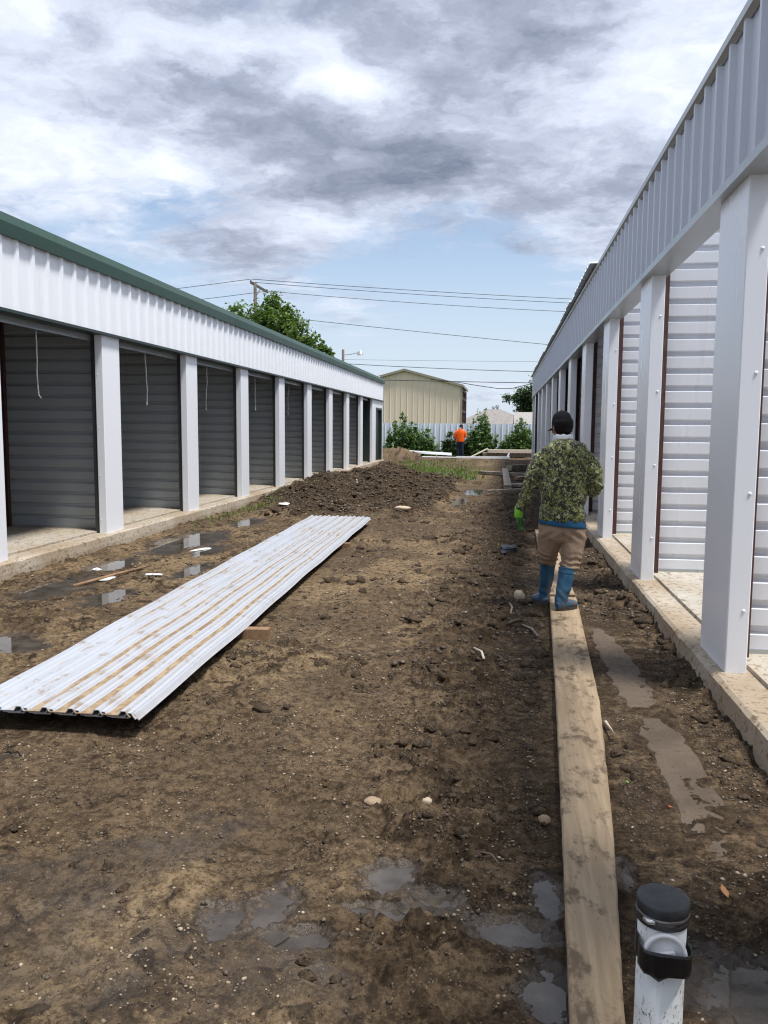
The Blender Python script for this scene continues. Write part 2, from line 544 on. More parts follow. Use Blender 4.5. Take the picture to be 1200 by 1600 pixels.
def mound(x, y):
    w = 0.26 * pn(x * 0.9, y * 0.45, 61) + 0.15 * pn(x * 2.3, y * 1.2, 62)
    def pile(cx, cy, rx, ry, h, rot=0.0, p=1.25):
        c, s = math.cos(rot), math.sin(rot)
        dx, dy = x - cx, y - cy
        u, v = (c * dx + s * dy) / rx, (-s * dx + c * dy) / ry
        r = np.sqrt(u * u + v * v) + w
        return h * np.clip(1 - r, 0, 1) ** p * 1.0
    m = pile(-3.05, 20.8, 1.85, 6.2, 0.68, 0.10, 0.9)
    m = np.maximum(m, pile(-3.95, 18.6, 1.6, 4.6, 0.55, 0.15, 1.0))
    m = np.maximum(m, pile(-2.3, 24.0, 1.25, 4.0, 0.42, -0.1, 1.0))
    tanp = np.maximum(pile(-5.3, 39.9, 1.9, 2.2, 0.62, 0, 1.0), pile(-3.9, 39.2, 1.3, 0.9, 0.12, 0, 1.0))
    return m, tanp


def ground_fields(x, y):
    """height and masks of the site; x, y arrays"""
    near = np.clip(1 - (y - 30) / 60, 0.15, 1)
    h = 0.03 * pn(x * 0.35, y * 0.28, 1) + 0.012 * pn(x * 1.1, y * 0.8, 2)
    h = h + 0.16 * sst(30, 42, y)
    # churned zone on both sides of the plank walk, smoother compacted centre
    churn = sst(-1.0, 0.0, x + 0.35 * pn(x * 0.8, y * 0.5, 5)) * (1 - sst(16, 30, y))
    churn = np.maximum(churn, 0.5 * sst(-2.6, -3.4, x + 0.5 * pn(x * 0.7, y * 0.4, 6)))
    churn = np.maximum(churn, 0.55 * sst(0.25, 0.55, pn(x * 0.9 + 4, y * 0.75, 8)))
    churn = np.clip(churn + 0.12, 0, 1)
    rough = fbm(x * 2.6, y * 2.2, 3, 0.55, 11)
    clod = np.abs(fbm(x * 6.5, y * 5.5, 3, 0.55, 21))
    small = fbm(x * 22, y * 20, 3, 0.6, 31)
    tiny = fbm(x * 75, y * 70, 2, 0.6, 41)
    smooth_clay = sst(0.05, 0.40, fbm(x * 0.9 + 31, y * 0.8, 2, 0.5, 7)) * (1 - 0.55 * churn)
    rut = np.exp(-((x + 0.80 + 0.10 * pn(x * 0, y * 0.35, 9)) / 0.15) ** 2) + np.exp(-((x + 1.75 + 0.12 * pn(x * 0 + 4, y * 0.3, 10)) / 0.15) ** 2)
    rut = rut * sst(1.5, 3.5, y) * sst(22, 14, y)
    h = h - 0.020 * rut + 0.010 * np.exp(-((np.abs(x + 0.80) - 0.27) / 0.07) ** 2) * sst(22, 14, y)
    amt = (0.48 + 0.62 * churn) * (1 - 0.72 * smooth_clay)
    h = h + amt * 0.030 * rough + churn * 0.034 * (clod - 0.25) + amt * 0.0095 * small + 0.0030 * (0.5 + amt) * tiny
    crumb = np.abs(fbm(x * 31 + 3, y * 28, 2, 0.6, 45))
    h = h + (0.35 + amt) * 0.011 * (crumb - 0.3) * sst(-0.35, 0.45, pn(x * 2.4, y * 2.1, 46) + 0.5 * churn)
    # ragged clods of turned-up mud with flat trodden smears between them
    wx, wy = 0.10 * fbm(x * 5, y * 5, 2, 0.6, 56), 0.10 * fbm(x * 5 + 9, y * 5, 2, 0.6, 57)
    l1 = fbm((x + wx) * 3.4 + 3, (y + wy) * 4.6, 4, 0.62, 51)
    l2 = fbm((x + wx) * 8.5 + 7, (y + wy) * 11, 3, 0.6, 58)
    lump = sst(0.10, 0.42, l1 + 0.25 * l2 + 0.75 * (churn - 0.72))
    lump = lump * (1 - 0.8 * smooth_clay)
    bodyh = lump * (0.55 + 0.45 * sst(0.42, 0.9, l1 + 0.25 * l2))
    h = h + bodyh * (0.007 + 0.021 * churn) * (1 + 0.9 * np.abs(fbm(x * 13, y * 14, 2, 0.5, 53))) * sst(30, 18, y)
    lump = np.maximum(lump, 0.8 * sst(0.30, 0.55, l2 + 0.45 * (churn - 0.5) + 0.25 * l1))
    foot = sst(0.40, 0.62, fbm(x * 2.9 + 9, y * 3.4, 2, 0.5, 55)) * churn
    h = h - 0.045 * foot
    m, tanp = mound(x, y)
    mr = 0.10 * fbm(x * 2.6, y * 2.2, 4, 0.62, 71)
    h = h + m + mr * sst(0.02, 0.2, m) + tanp + 0.6 * mr * sst(0.02, 0.2, tanp)
    # mud heaped against the right slab
    bank = np.exp(-((x - 1.42) / 0.24) ** 2) * (0.055 + 0.05 * pn(x * 2, y * 0.9, 81) + 0.07 * np.exp(-((y - 6.6) / 1.1) ** 2))
    h = h + bank * sst(3.5, 5.4, y)
    # trodden smooth against the slabs
    edge = sst(0.24, 0.06, np.abs(x - 1.29))
    h = h - edge * 0.9 * bodyh * (0.007 + 0.021 * churn)
    h = h - edge * 0.85 * (amt * 0.0095 * small + 0.0030 * (0.5 + amt) * tiny + (0.35 + amt) * 0.011 * (crumb - 0.3))
    # flat bed below the walking boards and the sheet pile
    bed = sst(0.55, 0.30, np.abs(x - (0.41 + 0.030 * (y - 4)))) * sst(14, 13, y)
    h = h * (1 - 0.75 * bed) - 0.012 * bed
    bed2 = sst(0.42, 0.20, np.abs(x - 0.87)) * sst(7.3, 6.9, y) * sst(2.6, 3.0, y)
    h = h * (1 - 0.72 * bed2) + 0.001 * bed2
    bed3 = sst(0.75, 0.5, np.abs(x + 2.55 + 0.02 * (y - 4))) * sst(14.5, 13.9, y) * sst(3.2, 3.8, y)
    h = np.where(bed3 > 0, np.minimum(h, h * (1 - bed3) + bed3 * (0.2 * h - 0.005)), h)
    wet = np.zeros_like(h)
    for i, (px, py, rx, ry, lev) in enumerate(PUDDLES):
        sel = (np.abs(x - px) < rx * 3.2) & (np.abs(y - py) < ry * 3.2)
        if not sel.any():
            continue
        xs, ys = x[sel], y[sel]
        sc = 1.0 / max(0.08, min(rx, ry))
        r = np.sqrt(((xs - px) / rx) ** 2 + ((ys - py) / ry) ** 2)
        r = r + 0.42 * fbm(xs * sc * 0.9, ys * sc * 0.9, 4, 0.6, 91 + i)
        tgt = lev + 0.030 * (r - 1.0) + 0.010 * small[sel] + 0.006 * rough[sel] + 0.003 * tiny[sel]
        k = sst(2.3, 1.15, r)
        h[sel] = h[sel] * (1 - k) + tgt * k
        wet[sel] = np.maximum(wet[sel], sst(2.4 if py < 3.2 else 1.45, 0.9, r))
    wet = np.maximum(wet, 0.58 * sst(0.05, 0.6, pn(x * 0.55 + 2, y * 0.6 + 7, 101) + 0.45 * pn(x * 2.2, y * 2.0, 102)) * sst(4.4, 2.7, y))
    wet = np.maximum(wet, 0.35 * sst(0.3, 0.8, pn(x * 0.9, y * 0.35, 103)) * sst(-2.8, -3.6, x))
    tan = sst(-0.05, 0.65, fbm(x * 0.75, y * 0.42, 4, 0.6, 111) + 0.18)
    band = np.exp(-((x + 1.15 + 0.12 * pn(x * 0, y * 0.3, 112)) / 0.95) ** 2)
    tan = tan * (0.30 + 0.85 * band) * (1 - 0.75 * churn * (x > -1.5))
    tan = np.maximum(tan, 0.95 * sst(-0.45, 0.35, fbm(x * 0.8 + 5, y * 0.5, 3, 0.6, 113)) * sst(-2.7, -3.4, x) * sst(18, 14, y))
    tan = np.clip(tan * (1 - sst(0.05, 0.3, m)), 0, 1)
    tan = np.maximum(tan, 0.62 * sst(0.03, 0.2, tanp))
    org = sst(0.02, 0.14, m + 0.03 * small)
    org = np.maximum(org, 0.95 * lump)
    org = np.maximum(org, 0.45 * churn * (x > -1.6))
    grs = sst(34, 60, y) + sst(-11, -18, x) + sst(9, 16, x)
    return h, tan, np.clip(wet, 0, 1), np.clip(org, 0, 1), np.clip(grs, 0, 1)


def axis_from(steps):
    return np.array(steps)


ys = [-60, -30, -15, -8, -5, -3, -2, -1.2, -.6, -.2, .1, .35, .55, .75, .9, 1.05, 1.2, 1.3, 1.4, 1.5, 1.58, 1.65]
y = 1.7
while y < 48:
    ys.append(y)
    y += max(0.0065, y * y / 1320 * 0.92)
ys += [48, 51, 55, 60, 68, 80, 100, 140, 220, 400, 800, 1600, 3000]
xs_ = [-3000, -1500, -700, -300, -150, -80, -50, -35, -25, -18, -14, -11, -9, -8, -7.2, -6.6, -6.2, -5.9]
x = -5.7
while x < 1.62:
    xs_.append(x)
    x += 0.0088 if x > -2.4 else 0.0125
xs_ += [1.65, 1.8, 2.2, 3, 4, 5.5, 8, 11, 15, 20, 30, 50, 80, 150, 300, 700, 1500, 3000]
GX, GY = np.meshgrid(np.array(xs_), np.array(ys))
gx, gy = GX.ravel(), GY.ravel()
gh, gtan, gwet, gorg, ggrs = ground_fields(gx, gy)
inside = ((gx > XR + 0.09) & (gx < 8)) | ((gx < XL - 0.12) & (gx > -11))
gh = np.where(inside & (gy < 38.5), np.minimum(gh, 0.06), gh)
far = sst(60, 120, np.hypot(gx, gy))
gh = gh * (1 - far) + 0.1 * far
nx_, ny_ = len(xs_), len(ys)
idx = np.arange(nx_ * ny_).reshape(ny_, nx_)
F = np.stack([idx[:-1, :-1], idx[:-1, 1:], idx[1:, 1:], idx[1:, :-1]], -1).reshape(-1, 4)
gme = fast_mesh('ground', np.stack([gx, gy, gh], 1), F)
ca = gme.color_attributes.new('site', 'FLOAT_COLOR', 'POINT')
ca.data.foreach_set('color', np.stack([gtan, gwet, gorg, ggrs], 1).astype(np.float32).ravel())
gme.polygons.foreach_set('use_smooth', np.ones(len(F), dtype=bool))


def gz(x, y):
    return float(ground_fields(np.array([x], float), np.array([y], float))[0][0])


def gz_arr(x, y):
    return ground_fields(np.asarray(x, float), np.asarray(y, float))[0]


def ground_material():
    m, t, b, o = new_mat('mud')
    at = t.add('ShaderNodeVertexColor', layer_name='site')
    sx = t.add('ShaderNodeSeparateColor', {0: at.outputs[0]})
    tan, wet, org = sx.outputs[0], sx.outputs[1], sx.outputs[2]
    grs = at.outputs[1]
    g = t.add('ShaderNodeNewGeometry').outputs['Position']
    n1 = t.noise(g, 1.4, 6, 0.62)
    n2 = t.noise(g, 5, 9, 0.72)
    n3 = t.noise(g, 17, 7, 0.74)
    n4 = t.noise(g, 60, 4, 0.7)
    # grit value 0..1 with strong contrast at the scale of crumbs
    grit = t.ramp(t.math('ADD', t.math('MULTIPLY', n3, 0.62), t.math('MULTIPLY', n4, 0.38)), 0.40, 0.60)
    c = t.mix(grit, (0.052, 0.036, 0.022), (0.185, 0.131, 0.079))
    tm = t.math('ADD', tan, t.math('MULTIPLY', t.math('SUBTRACT', n2, 0.5), 2.2))
    c = t.mix(t.ramp(tm, 0.25, 0.80, 0, 0.92), c, t.mix(grit, (0.095, 0.064, 0.034), (0.31, 0.225, 0.133)))
    om = t.math('ADD', org, t.math('MULTIPLY', t.math('SUBTRACT', n2, 0.5), 2.0))
    c = t.mix(t.ramp(om, 0.30, 0.80, 0, 0.93), c, t.mix(grit, (0.017, 0.012, 0.008), (0.082, 0.056, 0.034)))
    # wet dark patches of turned soil, pale dry crust
    c = t.mix(t.ramp(n2, 0.57, 0.68, 0, 0.8), c, t.mix(grit, (0.018, 0.013, 0.009), (0.06, 0.043, 0.028)))
    c = t.mix(t.ramp(n2, 0.42, 0.30, 0, 0.6), c, t.mix(grit, (0.14, 0.098, 0.055), (0.29, 0.215, 0.13)))
    c = t.mix(t.ramp(n1, 0.58, 0.40, 0, 0.35), c, (0.052, 0.036, 0.022))
    vo = t.add('ShaderNodeTexVoronoi', {'Vector': g, 'Scale': 75.0, 'Randomness': 1.0})
    dots = t.math('MULTIPLY', t.ramp(vo.outputs['Distance'], 0.26, 0.16), t.ramp(t.noise(g, 6, 4), 0.50, 0.62))
    c = t.mix(t.math('MULTIPLY', dots, 0.55), c, (0.38, 0.30, 0.21))
    wm = t.math('ADD', wet, t.math('MULTIPLY', t.math('SUBTRACT', n2, 0.5), 1.3))
    wf = t.ramp(wm, 0.30, 0.85)
    wc = t.mix(1.0, c, (0.62, 0.62, 0.64), 'MULTIPLY')
    wc = t.mix(0.36, wc, (0.062, 0.047, 0.034))
    c = t.mix(wf, c, wc)
    c = t.mix(1.0, c, (0.86, 0.85, 0.84), 'MULTIPLY')
    c = t.mix(t.ramp(t.math('ADD', grs, t.math('SUBTRACT', n1, 0.5)), 0.3, 0.7), c, (0.075, 0.11, 0.03))
    t.put(b.inputs['Base Color'], c)
    rgh = t.mix(wf, t.ramp(n2, 0.3, 0.7, 0.72, 0.95), t.ramp(n2, 0.35, 0.7, 0.22, 0.55))
    t.put(b.inputs['Roughness'], rgh)
    t.put(b.inputs['Specular IOR Level'], t.math('ADD', t.math('MULTIPLY', wf, 0.34), 0.10))
    hh = t.math('ADD', t.math('MULTIPLY', n2, 0.5), t.math('ADD', t.math('MULTIPLY', n3, 0.35), t.math('MULTIPLY', n4, 0.12)))
    hh = t.math('MULTIPLY', hh, t.ramp(wf, 0, 1, 1.0, 0.5))
    bump(t, b, hh, 1.0, 0.05)
    return m


ground = link('ground', gme, ground_material())
tag(ground, 'churned brown mud of the yard between the two storage buildings', None, None, 'structure')


def water_material():
    """murky shallow water: partly clear over the wet bed, with a mirror film"""
    m, t, b, o = new_mat('puddle_water')
    t.n.remove(b)
    g = t.add('ShaderNodeNewGeometry').outputs['Position']
    murk = t.mix(t.ramp(t.noise(g, 3.5, 4), 0.35, 0.65), (0.070, 0.058, 0.046), (0.115, 0.098, 0.080))
    df = t.add('ShaderNodeBsdfDiffuse', {0: murk})
    tr = t.add('ShaderNodeBsdfTransparent', {0: (0.80, 0.75, 0.68, 1)})
    bm = t.add('ShaderNodeBump', {'Strength': 0.03, 'Distance': 0.01, 'Height': t.noise(g, 9, 3)})
    gl = t.add('ShaderNodeBsdfGlossy', {'Color': (1, 1, 1, 1), 'Roughness': 0.03, 'Normal': bm.outputs[0]})
    fr = t.add('ShaderNodeFresnel', {'IOR': 1.5})
    m1 = t.add('ShaderNodeMixShader', {0: t.ramp(t.noise(g, 8, 2), 0.35, 0.65, 0.35, 0.7), 1: tr.outputs[0], 2: df.outputs[0]})
    m2 = t.add('ShaderNodeMixShader', {0: fr.outputs[0], 1: m1.outputs[0], 2: gl.outputs[0]})
    t.put(o.inputs[0], m2.outputs[0])
    return m


M['water'] = water_material()
for (px, py, rx, ry, lev) in PUDDLES:
    mb = MB()
    n = 40
    mb.v = [(rx * 1.7 * math.cos(2 * PI * i / n), ry * 1.7 * math.sin(2 * PI * i / n), 0) for i in range(n)]
    mb.f = [tuple(range(n))]
    w = mb.build('puddle', M['water'], loc=(px, py, lev))
    tag(w, 'shallow muddy rain puddle lying in the churned ground', None, 'rain puddles in the yard', 'structure')


# ------------------------------------------------------------------ the two storage buildings
def rib_profile(ribs, pitch, h, foot, top, off=0.0):
    """(along, out) points of a trapezoid ribbed sheet"""
    p = [(0.0, 0.0)]
    for i in range(ribs):
        c = pitch * (i + 0.5) + off
        p += [(c - foot / 2, 0.0), (c - top / 2, h), (c + top / 2, h), (c + foot / 2, 0.0)]
    p.append((ribs * pitch, 0.0))
    return p


def storage_building(name, origin, rz, s, y0, pitch, k0, k1, w, dz, hdr, top, mats, first_label, cat):
    """s=+1 interior lies towards +x, -1 towards -x; local frame: u inwards, y along, z up"""
    root = empty(name, origin, rz)
    tag(root, first_label, cat)
    ya, yb = y0 + k0 * pitch, y0 + k1 * pitch
    D = 5.2
    SL, FL = 0.17, 0.195

    def box(nm, mat, u0, u1, ya_, yb_, z0, z1, c=0.0, parent=root):
        mb = MB().quadbox(min(s * u0, s * u1), max(s * u0, s * u1), ya_, yb_, z0, z1, c)
        return mb.build(nm, mat, parent)

    # slab: an outer strip and the raised floor; the strip's arris is broken and uneven
    mb = MB()
    n = int((yb - ya + 1.0) / 0.05)
    prof = None
    for i in range(n + 1):
        yy = ya - 0.2 + (yb - ya + 0.5) * i / n
        a = np.array([yy])
        e = 0.010 * float(fbm(a * 1.1, a * 0 + s, 2, 0.5, 201)[0]) + 0.0015 * float(pn(a * 9, a * 0, 202)[0])
        e2 = 0.016 * max(0.0, float(fbm(a * 2.1, a * 0 + 3 * s, 3, 0.6, 203)[0]) - 0.1)
        lean = 0.02
        pts = [(-0.075 - lean + e, -0.30), (-0.075 - lean * 0.5 + e, 0.05), (-0.07 + e, SL - 0.022 - e2), (-0.048 + e + e2, SL - 0.004), (-0.02, SL + 0.003 * float(pn(a * 5, a * 0, 207)[0])), (0.165, SL)]
        b0 = len(mb.v)
        mb.v += [(s * u, yy, z) for u, z in pts]
        if i:
            m_ = len(pts)
            mb.f += [(b0 - m_ + j, b0 + j, b0 + j + 1, b0 - m_ + j + 1) for j in range(m_ - 1)]
    mb.build('slab_edge', M['slab'], root)
    box('floor', M['slab_in'], 0.16, D, ya - 0.2, yb + 0.3, -0.3, FL, 0.012)

    fas_z0 = hdr + 0.03
    # fascia: ribbed sheets, each a part
    pp = rib_profile(3, 0.3048, 0.032, 0.085, 0.04)
    f_mesh = MB().extrude([(-s * (0.02 + o_), a, 0) for a, o_ in pp], (0, 0, fas_z0), (0, 0, top - 0.03)).mesh('fascia_panel')
    f_mesh.materials.append(mats['fascia'])
    npan = int(math.ceil((yb - ya + 0.1) / 0.9144))
    yp = yb + 0.06 - npan * 0.9144
    for i in range(npan):
        o = link('fascia_panel', f_mesh, None, root, loc=(rnd.uniform(-.001, .001), yp + i * 0.9144, 0))
    yp0 = yp
    # inner lining behind the fascia so that no light leaks through
    box('fascia_backing', mats['trim'], 0.02, 0.05, yp0, yb + 0.05, fas_z0 + 0.03, top - 0.1)
    # header trim below the fascia, in lengths that butt
    L = 3.05 * 2
    yy = yb + 0.055
    while yy > yp0 + 0.2:
        y1 = max(yy - L, yp0)
        lip = 0.055 if s > 0 else 0.034
        hp = [(-0.058, hdr), (-0.058, hdr + lip), (-0.05, hdr + lip), (-0.05, hdr + 0.008), (0.155, hdr + 0.008), (0.155, hdr)]
        MB().extrude([(s * u, 0, z) for u, z in hp], (0, y1 + 0.004, 0), (0, yy, 0), True, True).build('header_trim', mats['header'], root)
        yy = y1
    # posts
    for k in range(k0, k1):
        yk = y0 + k * pitch
        wk = w + (0.20 if (s < 0 and k == -1) else 0.0)
        po = box('post', mats['post'], 0.0, dz, yk, yk + wk, SL - 0.004, hdr + 0.006, 0.006)
        if s > 0 and -1 <= k <= 4:
            for zz in (0.55, 1.25, 1.95, 2.65):
                sc = MB().ball((s * (dz - 0.035), yk - 0.001, zz + 0.03 * (k % 2)), (0.011, 0.006, 0.011), 8, 5)
                sc.build('screw', M['white'], po, True)
        if s < 0 and -2 <= k <= 2:
            for zz in (0.35, 0.95, 1.6, 2.3):
                sc = MB().ball((s * (dz - 0.03), yk - 0.001, zz), (0.009, 0.005, 0.009), 8, 5)
                sc.build('screw', M['white'], po, True)
    return root, box


# horizontal ribbed partition sheet, 6 ribs high, facing -y
def partition_mesh(name, s, u0, u1, ribs, mat):
    P, dep = 0.168, 0.034
    pr = []
    for i in range(ribs):
        z = i * P
        pr += [(0.0, z + 0.004), (0.0, z + 0.108), (dep, z + 0.124), (dep, z + 0.154), (0.0, z + P + 0.004)]
    q = []
    for d, z in pr:
        if not q or (abs(q[-1][0] - d) + abs(q[-1][1] - z)) > 1e-6:
            q.append((d, z))
    mb = MB().extrude([(s * u0, d, z) for d, z in q], (0, 0, 0), (s * (u1 - u0), 0, 0))
    me = mb.mesh(name)
    me.materials.append(mat)
    return me


def partitions(root, s, y0, pitch, ks, w, u0, u1, mat, z0=0.195, rows=4):
    me = partition_mesh('partition_sheet', s, u0, u1, 5, mat)
    for k in ks:
        yk = y0 + k * pitch + w * 0.62
        for r in range(rows):
            link('partition_sheet', me, None, root, loc=(0, yk - 0.002 * (r % 2), z0 + 0.012 + r * 0.84))
        MB().quadbox(min(s * u0, s * u1), max(s * u0, s * u1), yk - 0.012, yk + 0.03, z0, z0 + 0.03).build('base_channel', M['galv_trim'], root)


# ---- left building
YL0, SPL, HL, TL = 10.3304, 2.9768, 2.817, 3.8455
WL = 0.50
left, lbox = storage_building('storage_building', (XL, 0, 0), AL, -1, YL0, SPL, -3, 9, WL, 0.11, HL, 3.66,
                              dict(fascia=M['white'], trim=M['galv'], header=M['green_dark'], post=M['white']),
                              'long white storage building with dark green eave and open grey units', 'building')
# eave trim: dark upright face, lighter sloping face above it
ya_, yb_ = YL0 - 3 * SPL, YL0 + 9 * SPL
ev = [(-0.03, 3.605), (-0.085, 3.60), (-0.095, 3.735), (-0.035, TL), (0.10, TL + 0.012), (0.10, 3.64)]
yy = yb_ + 0.16
while yy > ya_:
    y1 = max(yy - 3.6, ya_)
    MB().extrude([(-u, 0, z) for u, z in ev], (0, y1 + 0.003, 0), (0, yy, 0), True, True).build('eave_trim', M['green'], left)
    yy = y1
rf = MB()
rf.v = [(0.03, ya_, TL - 0.02), (-6.2, ya_, TL + 0.32), (-6.2, yb_ + 0.12, TL + 0.32), (0.03, yb_ + 0.12, TL - 0.02),
        (0.03, ya_, TL - 0.06), (-6.2, ya_, TL + 0.28), (-6.2, yb_ + 0.12, TL + 0.28), (0.03, yb_ + 0.12, TL - 0.06)]
rf.f = [(0, 3, 2, 1), (4, 5, 6, 7), (0, 1, 5, 4), (2, 3, 7, 6), (1, 2, 6, 5), (0, 4, 7, 3)]
rf.build('roof', M['galv_trim'], left)
lbox('back_wall', M['galv'], 5.0, 5.06, ya_, yb_, 0.1, 4.1)
lbox('end_wall', M['white'], 0.115, 5.0, yb_ - 0.02, yb_ + 0.05, 0.1, 3.95)
lbox('end_wall', M['white'], 0.115, 5.0, ya_ - 0.05, ya_ + 0.02, 0.1, 3.95)
lbox('corner_trim', M['white'], -0.012, 0.12, yb_ - 0.05, yb_ + 0.058, 0.165, HL + 0.03)
partitions(left, -1, YL0, SPL, range(-3, 8), WL, 0.16, 5.0, M['galv'])
for k in range(-3, 8):
    yk = YL0 + k * SPL
    lbox('door_guide', M['charcoal'], 0.112, 0.175, yk + 0.02, yk + 0.09, 0.172, HL + 0.005)
    lbox('door_guide', M['charcoal'], 0.112, 0.175, yk + WL - 0.09, yk + WL - 0.02, 0.172, HL + 0.005)
    lbox('column', M['red_iron'], 1.58, 1.70, yk + WL * 0.62 - 0.075, yk + WL * 0.62 - 0.012, 0.196, 3.75)
    # door head: galvanised shaft angle just inside the opening
    MB().extrude([(-u, 0, z) for u, z in [(0.165, HL - 0.075), (0.165, HL + 0.004), (0.24, HL + 0.004), (0.24, HL - 0.02), (0.185, HL - 0.02), (0.185, HL - 0.075)]],
                 (0, yk + WL - 0.02, 0), (0, yk + SPL + 0.02, 0), True, True).build('door_head', M['galv_trim'], left)
# last bays: green jamb, a plain panel and a person door with a green frame
y9 = YL0 + 8 * SPL
lbox('jamb_panel', M['green_dark'], 0.10, 0.62, y9 - 0.05, y9 - 0.006, 0.18, HL)
lbox('jamb_panel', M['green_dark'], 0.118, 0.62, y9 + WL + 0.006, y9 + WL + 0.05, 0.18, HL)
lbox('wall_panel', M['white'], 0.006, 0.09, y9 + WL + 0.004, y9 + 1.02, 0.168, HL)
ydoor0, ydoor1 = y9 + 1.02, yb_ - 0.08
lbox('wall_panel', M['white'], 0.006, 0.09, ydoor0 + 0.004, ydoor1, 2.50, HL + 0.003)
fr = MB()
fr.quadbox(-0.2, -0.002, ydoor0, ydoor0 + 0.08, 0.168, 2.495).quadbox(-0.2, -0.002, ydoor1 - 0.08, ydoor1, 0.168, 2.495).quadbox(-0.2, -0.002, ydoor0 + 0.082, ydoor1 - 0.082, 2.41, 2.493)
df = fr.build('door_frame', M['green_dark'], left)
dl = lbox('door', M['green_dark'], 0.13, 0.18, ydoor0 + 0.09, ydoor1 - 0.09, 0.20, 2.40)
hd = MB().tube([(-0.128, ydoor0 + 0.2, 1.15), (-0.06, ydoor0 + 0.2, 1.15), (-0.055, ydoor0 + 0.32, 1.15)], 0.013)
hd.build('handle', M['galv_trim'], dl, True)

# ---- right building
YR0, SPR, HR, TR = 5.0242, 3.0621, 3.055, 3.975
WR = 0.62
right, rbox = storage_building('storage_building', (XR, 0, 0), 0.0, 1, YR0, SPR, -2, 11, WR, 0.125, HR, TR - 0.02,
                               dict(fascia=M['grey_r'], trim=M['galv'], header=M['galv_trim'], post=M['white_r']),
                               'unfinished white storage building with glossy posts and brown iron jambs', 'building')
ya_, yb_ = YR0 - 2 * SPR, YR0 + 11 * SPR
tt = [(-0.03, TR - 0.07), (-0.066, TR - 0.05), (-0.066, TR), (0.06, TR), (0.06, TR - 0.01), (-0.05, TR - 0.01), (-0.05, TR - 0.04)]
yy = yb_ + 0.06
while yy > ya_:
    y1 = max(yy - 3.05, ya_)
    MB().extrude([(u, 0, z) for u, z in tt], (0, y1 + 0.003, 0), (0, yy, 0), True, True).build('top_trim', M['galv_trim'], right)
    yy = y1
partitions(right, 1, YR0, SPR, range(-2, 11), WR, 0.215, 5.0, M['white_rib'])
for k in range(-2, 11):
    yk = YR0 + k * SPR
    yc = yk + WR * 0.62
    # open C channel of red oxide iron behind every post cover
    cp = [(0.135, yc - 0.11), (0.215, yc - 0.11), (0.215, yc - 0.10), (0.145, yc - 0.10), (0.145, yc + 0.06), (0.215, yc + 0.06), (0.215, yc + 0.07), (0.135, yc + 0.07)]
    MB().prism(cp, 0.172, HR + 0.5).build('channel_jamb', M['red_iron'], right)
    rbox('column', M['red_iron'], 2.4, 2.5, yc - 0.06, yc - 0.01, 0.196, 3.6)
rbox('back_wall', M['white_rib'], 5.0, 5.06, ya_, yb_, 0.1, 3.6)
rbox('end_wall', M['white_r'], 0.13, 5.0, yb_ - 0.02, yb_ + 0.05, 0.1, 3.9)
rbox('corner_trim', M['white_r'], -0.012, 0.13, yb_ - 0.3, yb_ + 0.058, 0.165, HR + 0.03)
y10 = YR0 + 10 * SPR
rbox('jamb_panel', M['green_dark'], 0.012, 0.5, y10 - 0.05, y10 - 0.006, 0.18, HR - 0.004)
rbox('door', M['green_dark'], 0.06, 0.11, y10 + WR + 0.4, yb_ - 0.31, 0.19, HR - 0.004)
rbox('wall_panel', M['white_r'], 0.008, 0.1, y10 + WR + 0.004, y10 + WR + 0.395, 0.168, HR - 0.004)
# roof sheets laid so far: from y = 12.4 to the far end; ribbed ends overhang the fascia
rp = rib_profile(3, 0.3048, 0.04, 0.08, 0.03)
rp2 = rp + [(a, o_ - 0.012) for a, o_ in reversed(rp)]
rme = MB().extrude([(-0.14, a, TR + 0.035 + o_) for a, o_ in rp2], (0, 0, 0), (6.0, 0, 0.33), True, True).mesh('roof_panel')
rme.materials.append(M['galv_trim'])
yy = 12.4
i = 0
while yy < yb_:
    link('roof_panel', rme, None, right, loc=(rnd.uniform(-.02, .015), yy, 0.002 * (i % 2)))
    yy += 0.9144
    i += 1
rbox('eave_strut', M['red_iron'], -0.04, 0.12, 12.4, yb_, TR + 0.003, TR + 0.024)
rbox('soffit', M['red_iron'], 0.13, 5.0, 12.4, yb_, 3.70, 3.72)
#SPLIT_BACK

# ------------------------------------------------------------------ beyond the yard
# fence of pale ribbed sheets
fence = empty('metal_fence', (0, 44.2, 0.1))
tag(fence, 'pale blue white ribbed metal fence behind the weeds', 'fence')
fp = rib_profile(3, 0.30, 0.03, 0.09, 0.04)
fme = MB().extrude([(a, -o_, 0) for a, o_ in fp], (0, 0, 0.02), (0, 0, 1.78)).mesh('fence_panel')
fme.materials.append(M['fence'])
for i in range(22):
    link('fence_panel', fme, None, fence, loc=(-11 + i * 0.9, 0.003 * (i % 2), rnd.uniform(-.012, .012)))
for i in range(9):
    MB().quadbox(-11 + i * 2.4, -10.92 + i * 2.4, 0.06, 0.14, -0.3, 1.74).build('post', M['galv_trim'], fence)
for z in (0.4, 1.5):
    MB().quadbox(-11, 8.8, 0.012, 0.055, z, z + 0.06).build('rail', M['galv_trim'], fence)

